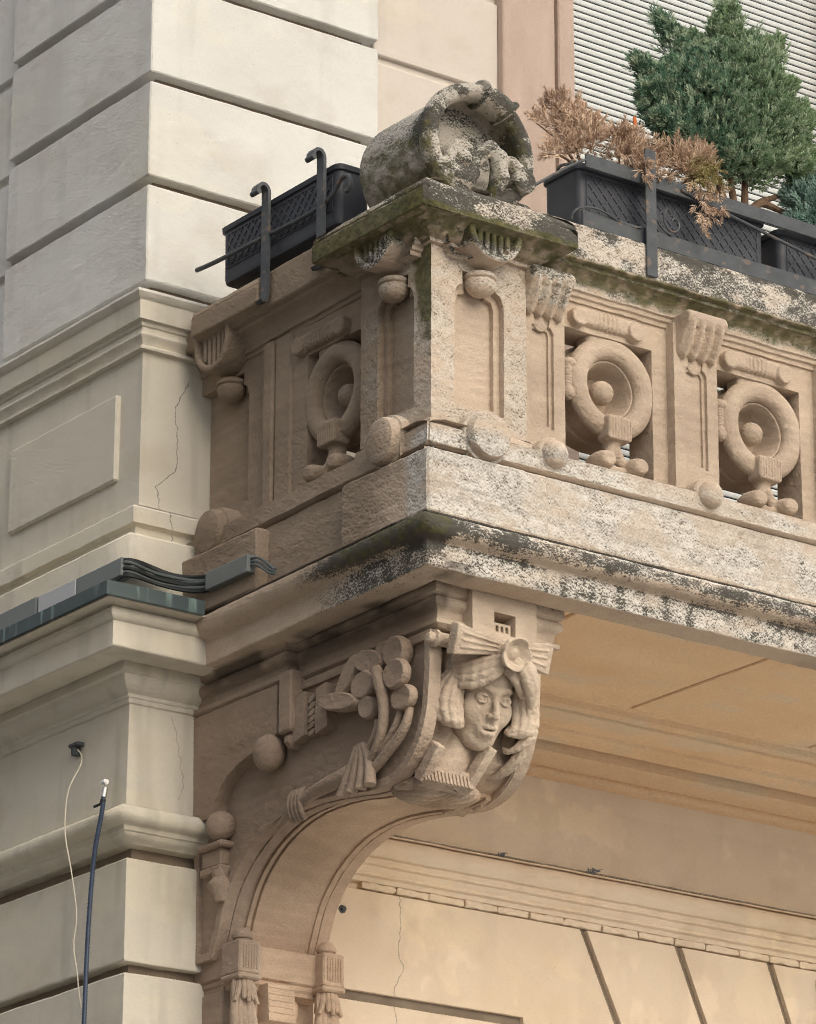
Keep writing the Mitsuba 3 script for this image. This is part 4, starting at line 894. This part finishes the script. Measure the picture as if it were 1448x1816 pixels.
# ------------------------------------------------------------------ iron and planters
def iron_c(p, n, uv):
    return mix(mix((0.035, 0.040, 0.047), (0.075, 0.082, 0.09), fbm(p.x*25, p.y*25, p.z*25, 3)), (0.15, 0.11, 0.085), smoothstep(0.62, 0.80, fbm(p.x*30+5, p.y*30, p.z*30, 3))*0.7)
bsdf('iron', iron_c, 0.5, lambda p, n, uv: 0.0012*fbm(p.x*120, p.y*120, p.z*120, 2), 1.0, 1.5e-3)
bsdf('pot', lambda p, n, uv: mix((0.030, 0.033, 0.043), (0.055, 0.060, 0.072), fbm(p.x*7, p.y*7, p.z*7, 3)), 0.5)
bsdf('soil', (0.045, 0.03, 0.02), 0.95)
def planter(name, label, L, depth, h, p, left, tp=0.012):
    """Window box: tapered shell with a rim, a lattice field on its long face. Local x along the length, facing -y, front rim at y=0."""
    t = thing(name, label, 'planter')
    def loop(ins, z, rr, n=5):
        return np.array([(x, y, z) for x, y in sg.box(ins+rr, ins+rr, L-ins-rr, depth-ins-rr).buffer(rr, quad_segs=n).exterior.coords[:-1]])
    def loft(levels):
        V = np.vstack(levels); n = len(levels[0]); k = len(levels); F_ = []
        for i in range(k-1):
            for j in range(n):
                a, b = i*n+j, i*n+(j+1) % n; F_ += [[a, b, b+n], [a, b+n, a+n]]
        c0 = len(V); V = np.vstack([V, levels[0].mean(0), levels[-1].mean(0)])
        for j in range(n): F_ += [[c0, (j+1) % n, j], [c0+1, (k-1)*n+j, (k-1)*n+(j+1) % n]]
        return trimesh.Trimesh(V, F_, process=False)
    shell = loft([loop(tp+0.018, 0.0, 0.022), loop(tp+0.004, 0.006, 0.026), loop(tp, 0.022, 0.028), loop(0.010, h-0.024, 0.030), loop(0.002, h-0.022, 0.032), loop(0.0, h-0.004, 0.032), loop(0.004, h, 0.030), loop(0.014, h, 0.026), loop(0.02, h-0.03, 0.022)])
    O = (lambda m: place(m, p, left))
    # local frame is facing -y already: front rim at y=0
    part(t, 'shell', O(shell), 'pot', 30)
    # lattice of raised bars on the sloping front
    x0, x1, z0, z1 = 0.045, L-0.045, 0.060, h-0.034
    fld = sg.box(x0, z0, x1, z1); bars = []
    s_ = 0.046
    for k in range(-int(h/s_)-2, int(L/s_)+2):
        a = x0+k*s_
        bars += [sg.LineString([(a, z0-0.02), (a+(z1-z0+0.04)*0.95, z1+0.02)]).buffer(0.0030), sg.LineString([(a, z1+0.02), (a+(z1-z0+0.04)*0.95, z0-0.02)]).buffer(0.0030)]
    from shapely.ops import unary_union
    net = unary_union(bars).intersection(fld).union(fld.difference(fld.buffer(-0.005)))
    m = cat(*[extr(g_, 'y', -0.0035, 0.003) for g_ in getattr(net, 'geoms', [net])])
    v = m.vertices.copy(); v[:, 1] += 0.010+(tp-0.010)*(h-0.024-v[:, 2])/(h-0.046); m.vertices = v
    part(t, 'lattice', O(m), 'pot', False)
    part(t, 'soil', O(box(0.03, L-0.03, 0.03, depth-0.03, h-0.06, h-0.025, 0)), 'soil', False)
    return t
# local x runs to world -y for the left one: its origin is at the house end
planter('window_box', 'empty dark lattice window box hooked on the left side of the balustrade', 0.775, 0.165, 0.235, (0.155, -0.258, 7.492), True)
planter('window_box', 'long dark lattice window box under the big green conifer', 0.905, 0.225, 0.265, (0.842, -1.560, 7.458), False)
planter('window_box', 'dark window box under the small bluish conifer at the right edge of the photo', 0.89, 0.20, 0.25, (1.80, -1.560, 7.458), False)

H = thing('planter_hanger', 'black iron hanger bars with curled tips holding the empty window box', 'hanger')
def flat_bar(pts, w, t_, wdir):
    """Flat iron: centre line pts, width w along wdir, thickness t_."""
    P_ = np.array(pts, float); wd = np.array(wdir, float)
    Tn = np.gradient(P_, axis=0); Tn /= np.linalg.norm(Tn, axis=1, keepdims=True)
    V = []
    for p_, q_ in zip(P_, Tn):
        nn = np.cross(q_, wd); nn /= np.linalg.norm(nn)
        V += [p_+wd*w/2+nn*t_/2, p_-wd*w/2+nn*t_/2, p_-wd*w/2-nn*t_/2, p_+wd*w/2-nn*t_/2]
    F_ = []; k = len(P_)
    for i in range(k-1):
        for j in range(4):
            a, b = i*4+j, i*4+(j+1) % 4; F_ += [[a, b, b+4], [a, b+4, a+4]]
    F_ += [[0, 2, 1], [0, 3, 2], [4*k-4, 4*k-3, 4*k-2], [4*k-4, 4*k-2, 4*k-1]]
    return trimesh.Trimesh(np.array(V), F_, process=False)
for y, zt_, zb_ in ((-0.600, 7.775, 7.315), (-0.955, 7.785, 7.33)):
    x = 0.138
    c = [(x, y, zb_+0.03), (x, y, 7.5), (x, y, zt_-0.03)]+[(x-0.024+0.024*math.cos(a), y+0.0, zt_-0.03+0.030*math.sin(a)) for a in np.linspace(0.3, 3.4, 9)]
    low = [(x-0.026, y, zb_+0.004), (x-0.020, y, zb_-0.004), (x-0.006, y, zb_+0.0), (x, y, zb_+0.03)]
    part(H, 'bar', flat_bar(low+c[1:], 0.042, 0.013, (0, 1, 0)), 'iron', 30)
    part(H, 'curl', tube([(x-0.048, y-0.024, zt_-0.036), (x-0.048, y+0.024, zt_-0.036)], 0.0105, 12), 'iron', 40)
part(H, 'rod', tube([(0.140, -0.135, 7.598), (0.142, -0.27, 7.590), (0.145, -0.60, 7.582), (0.147, -0.95, 7.582), (0.145, -1.02, 7.600), (0.143, -1.075, 7.640), (0.142, -1.120, 7.632), (0.142, -1.130, 7.590), (0.142, -1.105, 7.578)], 0.009, 8, step=0.012), 'iron', 40)

G = thing('planter_railing', 'rusty grey iron rail and scrolls holding the window boxes on the front', 'railing')
part(G, 'top_rail', jit(dense(box(0.842, 3.7, -1.607, -1.598, 7.682, 7.736, 0.002), 0.05), 0.0015, 5, 2), 'iron', 30)
part(G, 'bottom_rail', jit(dense(box(0.826, 3.7, -1.607, -1.592, 7.448, 7.512, 0.002), 0.05), 0.0015, 5, 3), 'iron', 30)
part(G, 'bottom_tray', box(0.84, 3.7, -1.592, -1.35, 7.444, 7.452, 0.001), 'iron', False)
part(G, 'post', jit(dense(box(1.098, 1.148, -1.634, -1.626, 7.315, 7.815, 0.002), 0.05), 0.001, 5, 4), 'iron', 30)
part(G, 'post', jit(dense(box(2.60, 2.648, -1.634, -1.626, 7.315, 7.815, 0.002), 0.05), 0.001, 5, 4), 'iron', 30)
part(G, 'stay_rod', tube([(1.285, -1.612, 7.705), (1.40, -1.612, 7.682), (1.96, -1.612, 7.592), (2.5, -1.612, 7.51)], 0.0065, 8, spline=False), 'iron', 40)
sp = [(1.245+0.052*(1-0.13*t)*math.cos(2.2+t*1.0), -1.612, 7.565+0.056*(1-0.13*t)*math.sin(2.2+t*1.0)) for t in np.linspace(0, 6.6, 34)][::-1]
part(G, 'spiral', tube(sp+[(1.175, -1.612, 7.60), (1.165, -1.612, 7.64)][:0], 0.0042, 6, spline=False), 'iron', 40)
part(G, 'spiral', tube([(1.152, -1.612, 7.62), (1.160, -1.612, 7.57), (1.190, -1.612, 7.53), (1.235, -1.612, 7.512)], 0.0042, 6), 'iron', 40)
part(G, 'wire_loop', tube([(0.79, -1.585, 7.470), (0.800, -1.60, 7.505), (0.84, -1.615, 7.520), (0.94, -1.614, 7.515), (1.09, -1.614, 7.505)], 0.0045, 6), 'iron', 40)
part(G, 'wire_loop', tube([(0.60, -1.54, 7.545), (0.70, -1.57, 7.615), (0.80, -1.60, 7.685), (0.845, -1.604, 7.71)], 0.0060, 6), 'iron', 40)
part(G, 'wire_loop', tube([(0.80, -1.58, 7.70), (0.83, -1.50, 7.725), (0.86, -1.42, 7.735), (0.89, -1.40, 7.70)], 0.0060, 6), 'iron', 40)

# ------------------------------------------------------------------ conifers
def leaf_bsdf(name, fn):
    scene[name] = {'type': 'twosided', 'bsdf': {'type': 'principled', 'base_color': proc(fn), 'roughness': 0.7, 'specular': 0.25}}
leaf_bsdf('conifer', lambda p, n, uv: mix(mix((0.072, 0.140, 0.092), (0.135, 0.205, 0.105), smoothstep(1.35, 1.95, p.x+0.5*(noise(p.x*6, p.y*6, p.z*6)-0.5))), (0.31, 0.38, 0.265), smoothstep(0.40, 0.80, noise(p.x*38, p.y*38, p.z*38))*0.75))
leaf_bsdf('dry', lambda p, n, uv: mix(mix((0.32, 0.215, 0.155), (0.58, 0.44, 0.33), noise(p.x*14, p.y*14, p.z*14)), (0.25, 0.22, 0.09), smoothstep(0.55, 0.75, noise(p.x*5, p.y*5+3, p.z*5))*smoothstep(1.1, 1.45, p.x)))
leaf_bsdf('blue_conifer', lambda p, n, uv: mix((0.075, 0.145, 0.12), (0.22, 0.32, 0.27), noise(p.x*40, p.y*40, p.z*40)))
bsdf('bark', lambda p, n, uv: mix((0.07, 0.045, 0.03), (0.17, 0.11, 0.075), fbm(p.x*60, p.y*60, p.z*12, 3)), 0.9)
def twig_mesh(A, D, L, r):
    """Many three-sided spikes at once: bases A, unit directions D, lengths L, base radii r."""
    n = len(A)
    h = np.where(np.abs(D[:, 2:3]) < 0.9, [[0, 0, 1.0]], [[1.0, 0, 0]])
    u = np.cross(D, h); u /= np.linalg.norm(u, axis=1, keepdims=True); w = np.cross(D, u)
    V = []
    for k in range(3):
        a = 2*np.pi*k/3
        V.append(A+D*L[:, None]*0.45+r[:, None]*(math.cos(a)*u+math.sin(a)*w))
    V = np.stack([A]+V+[A+D*L[:, None]], 1).reshape(-1, 3)
    f = np.array([[0, 2, 1], [0, 3, 2], [0, 1, 3], [4, 1, 2], [4, 2, 3], [4, 3, 1]])
    F_ = (np.arange(n)[:, None, None]*5+f).reshape(-1, 3)
    return V, F_
def plumes(C, D, size, rs, n=13, spread=0.95, rad=0.0023):
    """At each point C a flat frond pointing along D, made of n spikes."""
    k = len(C)
    R_ = rs.normal(size=(k, 3)); u = np.cross(D, R_); u /= np.linalg.norm(u, axis=1, keepdims=True); w = np.cross(D, u)
    A, E_, L = [], [], []
    for i in range(n):
        t = (i+0.5)/n; s_ = (-1)**i
        ang = spread*(1-0.55*t)*s_
        tw = rs.normal(size=(k, 1))*0.35
        d = D*math.cos(ang)+(u*np.cos(tw)+w*np.sin(tw))*math.sin(ang)
        A.append(C+D*size[:, None]*t*0.8); E_.append(d); L.append(size*(0.62-0.30*t)*rs.uniform(0.75, 1.2, k))
    A.append(C); E_.append(D); L.append(size*1.1)
    A, E_, L = np.vstack(A), np.vstack(E_), np.hstack(L)
    E_ = E_+rs.normal(size=E_.shape)*0.10; E_ /= np.linalg.norm(E_, axis=1, keepdims=True)
    return twig_mesh(A, E_, L, np.full(len(A), rad)*rs.uniform(0.8, 1.3, len(A)))
def crown(base, tips, width, count, size, rs, up_=0.6, start=0.25, droop=0.0, **kw):
    C, D, Z = [], [], []
    for tip, w, cnt in zip(tips, width, count):
        b = np.array(base)+rs.normal(size=3)*[0.05, 0.03, 0.0]; tip = np.array(tip, float)
        t = start+(1-start)*rs.uniform(0, 1, cnt)**0.85
        ax = b+(tip-b)*t[:, None]; ax[:, 2] += 0.10*np.sin(np.pi*t)
        dr_ = rs.normal(size=(cnt, 3)); dr_ /= np.linalg.norm(dr_, axis=1, keepdims=True)
        rr = w*np.sin(np.pi*np.clip(0.10+0.86*t, 0, 1))**0.75*rs.uniform(0.35, 1, cnt)**0.5
        q = ax+dr_*rr[:, None]
        out = (tip-b)/np.linalg.norm(tip-b)*0.8+dr_*0.75+np.array([0, 0, up_])+rs.normal(size=(cnt, 3))*0.25
        C.append(q); D.append(out/np.linalg.norm(out, axis=1, keepdims=True)); Z.append(size*rs.uniform(0.6, 1.2, cnt))
    return plumes(np.vstack(C), np.vstack(D), np.hstack(Z), rs, **kw)
def mesh_of(vf): return trimesh.Trimesh(vf[0], vf[1], process=False)
rs = np.random.RandomState(11)
tips = [(1.405, -1.36, 8.53), (1.716, -1.40, 8.65), (1.60, -1.30, 8.53), (1.87, -1.36, 8.58), (2.02, -1.34, 8.62), (1.25, -1.40, 8.30), (1.25, -1.44, 8.17), (2.07, -1.36, 8.44), (2.12, -1.40, 8.30), (2.10, -1.42, 8.12),
        (1.30, -1.46, 8.05), (1.38, -1.50, 7.98), (1.75, -1.52, 8.40), (1.50, -1.50, 8.26), (2.00, -1.50, 8.02), (1.62, -1.56, 8.10), (1.85, -1.54, 8.20), (1.72, -1.20, 8.45), (1.45, -1.22, 8.25), (1.98, -1.22, 8.35), (1.55, -1.54, 7.95), (1.72, -1.54, 7.97), (1.88, -1.5, 8.0), (1.50, -1.40, 8.40), (1.41, -1.42, 8.32), (1.80, -1.40, 8.50), (1.95, -1.40, 8.46), (1.34, -1.44, 8.20), (1.62, -1.48, 8.42), (2.03, -1.46, 8.22)]
N = len(tips)
wd = [1.12*w for w in (0.065, 0.10, 0.085, 0.09, 0.085, 0.06, 0.06, 0.07, 0.08, 0.08, 0.065, 0.075, 0.11, 0.10, 0.08, 0.09, 0.10, 0.10, 0.09, 0.09, 0.07, 0.07, 0.07, 0.085, 0.075, 0.085, 0.08, 0.075, 0.10, 0.09)]
V1 = thing('conifer_bush', 'large bushy green conifer rising from the long window box', 'bush')
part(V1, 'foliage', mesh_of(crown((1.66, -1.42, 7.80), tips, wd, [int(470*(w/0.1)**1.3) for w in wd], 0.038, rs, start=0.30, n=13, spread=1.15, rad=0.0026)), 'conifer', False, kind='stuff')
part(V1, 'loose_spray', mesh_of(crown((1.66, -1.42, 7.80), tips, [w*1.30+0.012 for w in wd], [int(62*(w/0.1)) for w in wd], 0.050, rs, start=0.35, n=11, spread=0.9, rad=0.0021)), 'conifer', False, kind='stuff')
for (x_, tx, tz) in ((1.62, 1.45, 8.1), (1.70, 1.66, 8.25), (1.74, 1.78, 8.3), (1.76, 2.02, 8.1), (1.66, 1.55, 8.2), (1.80, 2.05, 8.0)):
    part(V1, 'stem', tube([(x_, -1.44, 7.68), (x_*0.75+tx*0.25, -1.43, 7.86), (x_*0.4+tx*0.6, -1.42, 7.68*0.45+tz*0.55), (tx, -1.40, tz)], [0.017, 0.014, 0.010, 0.005], 8), 'bark', 40)
V2 = thing('dried_conifer', 'dried brown conifer spilling over the front of the long window box', 'plant')
tp2 = [(0.72, -1.46, 7.88), (0.80, -1.45, 7.97), (0.87, -1.43, 7.95), (0.95, -1.43, 7.96), (0.74, -1.52, 7.73), (1.03, -1.47, 7.90), (1.12, -1.45, 7.91), (1.19, -1.47, 7.88), (1.27, -1.52, 7.84), (1.20, -1.60, 7.72), (1.10, -1.58, 7.75), (1.38, -1.50, 7.90), (1.46, -1.53, 7.87), (1.47, -1.58, 7.82), (1.43, -1.56, 7.79), (1.33, -1.60, 7.78)]
bs2 = [(0.95, -1.46, 7.72)]*6+[(1.12, -1.46, 7.73)]*5+[(1.38, -1.48, 7.74)]*5
vs, fs, o = [], [], 0
for b_, t_ in zip(bs2, tp2):
    v, f = crown(b_, [t_], [0.046], [66], 0.052, rs, up_=0.25, start=0.2, n=13, spread=0.9, rad=0.0022); vs.append(v); fs.append(f+o); o += len(v)
# sprays hanging over the front
for b_, t_ in (((1.36, -1.58, 7.76), (1.385, -1.655, 7.60)), ((1.36, -1.60, 7.74), (1.345, -1.665, 7.53)), ((1.42, -1.60, 7.76), (1.46, -1.64, 7.66)), ((1.12, -1.60, 7.74), (1.10, -1.65, 7.66))):
    v, f = crown(b_, [t_], [0.030], [30], 0.050, rs, up_=-0.5, start=0.1, n=11, rad=0.0022); vs.append(v); fs.append(f+o); o += len(v)
part(V2, 'foliage', trimesh.Trimesh(np.vstack(vs), np.vstack(fs), process=False), 'dry', False, kind='stuff')
for b_, t_ in list(zip(bs2, tp2))[::2]:
    b_, t_ = np.array(b_), np.array(t_); m_ = (b_+t_)/2+[0, 0, 0.03]
    part(V2, 'stem', tube([b_, m_, t_], [0.006, 0.005, 0.002], 6), 'bark', 40)
part(V2, 'dead_leaf', jit(trimesh.creation.icosphere(2, 1.0).apply_scale((0.010, 0.005, 0.026)).apply_translation((1.185, -1.47, 8.0)), 0.006, 30, 2), {'type': 'twosided', 'bsdf': {'type': 'diffuse', 'reflectance': {'type': 'rgb', 'value': (0.42, 0.13, 0.05)}}}, True)
V3 = thing('small_conifer', 'small bluish green conifer cut off by the right edge of the photo', 'bush')
tp3 = [(1.96, -1.46, 7.88), (2.01, -1.44, 7.99), (2.10, -1.42, 8.00), (2.20, -1.42, 8.06), (2.30, -1.42, 8.02), (2.02, -1.54, 7.84), (2.12, -1.56, 7.90), (2.38, -1.45, 7.92), (2.24, -1.56, 7.86), (2.0, -1.52, 7.70), (1.95, -1.5, 7.78)]
part(V3, 'foliage', mesh_of(crown((2.18, -1.46, 7.72), tp3, [0.075]*11, [150]*11, 0.055, rs, start=0.2, n=13)), 'blue_conifer', False, kind='stuff')
part(V3, 'stem', tube([(2.18, -1.46, 7.66), (2.17, -1.46, 7.80), (2.19, -1.45, 7.95)], [0.012, 0.009, 0.005], 8), 'bark', 40)

# ------------------------------------------------------------------ ducts, cables, wires
bsdf('duct_grey', lambda p, n, uv: mi.Color3f(0.15, 0.165, 0.165)*(0.9+0.2*fbm(p.x*6, p.y*6, p.z*6, 3)), 0.45)
bsdf('duct_pale', (0.40, 0.41, 0.43), 0.4)
bsdf('cable_black', (0.02, 0.022, 0.024), 0.45)
bsdf('cable_grey', (0.085, 0.10, 0.10), 0.45)
bsdf('cable_blue', lambda p, n, uv: mi.Color3f(0.035, 0.05, 0.085)*(0.8+0.4*noise(p.x*30, p.y*30, p.z*30)), 0.35)
bsdf('string', (0.62, 0.57, 0.47), 0.8)
DU = thing('cable_duct', 'grey plastic cable duct along the side wall above the lead ledge', 'cable duct')
part(DU, 'channel', jit(dense(box(-0.168, -0.118, -0.150, 0.43, 6.322, 6.392, 0.003), 0.06), 0.001, 4, 1), 'duct_grey', 30)
part(DU, 'cover', jit(dense(box(-0.172, -0.118, 0.435, YL, 6.318, 6.394, 0.003), 0.06), 0.001, 4, 2), 'duct_grey', 30)
part(DU, 'patch', box(-0.1715, -0.166, 0.16, 0.42, 6.326, 6.388, 0.001), 'duct_pale', False)
DV = thing('cable_duct', 'short grey plastic cable duct on the balcony plinth beside the house corner', 'cable duct')
part(DV, 'channel', jit(dense(box(0.086, 0.122, -0.590, -0.318, 6.268, 6.336, 0.003), 0.04), 0.001, 4, 3), 'duct_grey', 30)
CB = thing('cable_bundle', 'bundle of black and grey cables bridging the gap between the two ducts', 'cables')
rc = random.Random(3)
for i in range(9):
    z0 = 6.385-0.0085*i; z1 = 6.330-0.007*i
    y0 = -0.150-0.004*(i % 3)
    mat = 'cable_grey' if i in (2, 3, 6) else 'cable_black'
    part(CB, 'cable', tube([(-0.150, -0.10, z0), (-0.143, y0-0.012, z0+rc.uniform(-0.004, 0.004)), (-0.06, y0-0.020, z0-0.012+rc.uniform(-0.006, 0.006)), (0.02, y0-0.05, z1+0.018), (0.075, -0.25, z1+0.006), (0.104, -0.33, z1)], 0.0052 if i % 2 else 0.0065, 8), mat, 40)
for i in range(3):
    part(CB, 'cable', tube([(0.104, -0.57, 6.318-0.012*i), (0.102, -0.625, 6.314-0.014*i), (0.102, -0.68, 6.285-0.016*i), (0.098, -0.75, 6.235-0.008*i)], 0.0055, 8), 'cable_grey', 40)
AN = thing('hanging_cable', 'dark blue cable hanging down the side wall with a metal connector on top', 'cable')
part(AN, 'cable', tube([(-0.155, -0.052, 5.520), (-0.155, -0.044, 5.461), (-0.157, -0.016, 5.363), (-0.155, 0.011, 5.224), (-0.155, 0.025, 5.062), (-0.155, 0.033, 4.86), (-0.155, 0.036, 4.706), (-0.155, 0.040, 4.50)], 0.0085, 10), 'cable_blue', 40)
scene['chrome'] = {'type': 'roughconductor', 'material': 'Al', 'alpha': 0.25}
part(AN, 'connector', cat(tube([(-0.155, -0.053, 5.515), (-0.155, -0.060, 5.548)], 0.0105, 12), lathe([(0, -0.011), (0.011, -0.011), (0.012, -0.006), (0.012, 0.010), (0.009, 0.013), (0, 0.013)], 20, 'y').apply_translation((-0.158, -0.064, 5.566))), 'chrome', 40)
part(AN, 'cable_tie', cat(tube([(-0.155, -0.030, 5.492), (-0.158, 0.005, 5.490)], 0.005, 8), tube([(-0.155, -0.050, 5.505), (-0.155, -0.046, 5.490)], 0.0105, 10)), 'cable_black', 40)
SW = thing('hanging_string', 'thin pale string hanging from a nail on the side wall', 'string')
part(SW, 'strand', tube([(-0.085, 0.255, 5.775), (-0.10, 0.20, 5.70), (-0.15, 0.196, 5.599), (-0.152, 0.211, 5.518), (-0.152, 0.211, 5.454), (-0.15, 0.173, 5.32), (-0.15, 0.131, 5.187), (-0.15, 0.117, 5.081), (-0.15, 0.129, 5.022), (-0.15, 0.104, 4.914), (-0.15, 0.071, 4.786), (-0.15, 0.05, 4.742), (-0.15, 0.045, 4.6)], 0.0024, 6), 'string', 40)
part(SW, 'nail', jit(cat(box(-0.105, -0.07, 0.225, 0.285, 5.782, 5.796, 0.003), box(-0.10, -0.07, 0.250, 0.275, 5.75, 5.785, 0.004)), 0.003, 30, 1), 'iron', False)
DB = thing('lint', 'torn grey scrap of fabric caught on the ledge joint below the balcony', 'scrap')
bsdf('scrap', (0.10, 0.105, 0.12), 0.9)
part(DB, 'tuft', cat(*[tube([(1.969+0.004*i, -0.168, 5.540), (1.966+0.007*i+rc.uniform(-.012, .012), -0.172, 5.549+rc.uniform(-.004, .006)), (1.955+0.012*i+rc.uniform(-.01, .01), -0.170, 5.553+rc.uniform(-.012, .010))], [0.002, 0.003, 0.001], 6) for i in range(8)]), 'scrap', 40)
DC = thing('lint', 'small dark tuft stuck on the ledge joint close to the carved bracket', 'scrap')
part(DC, 'tuft', cat(*[tube([(1.533+0.006*i, -0.168, 5.538), (1.530+0.006*i+rc.uniform(-.008, .008), -0.172, 5.547), (1.528+0.008*i+rc.uniform(-.01, .01), -0.170, 5.546+rc.uniform(-.006, .006))], [0.002, 0.003, 0.001], 6) for i in range(6)]), 'scrap', 40)
BR = thing('wall_bolt', 'rusty bolt with a washer in the wall right of the bracket', 'bolt')
part(BR, 'head', jit(lathe([(0, 0), (0.016, 0), (0.016, 0.006), (0.009, 0.008), (0.009, 0.020), (0, 0.022)], 14, 'y').apply_translation((0.862, -0.092, 5.245)), 0.001, 30), 'iron', 35)
WF = thing('ground_window', 'dark edge of the ground floor window at the lower right corner', 'window')
part(WF, 'frame', box(3.185, 3.26, -0.115, -0.05, 4.4, 5.30, 0.003), 'dark', 30)
for k in list(scene):
    if scene[k].get('type') == 'ply' and scene[k].get('bsdf', {}).get('type') == 'twosided': pass
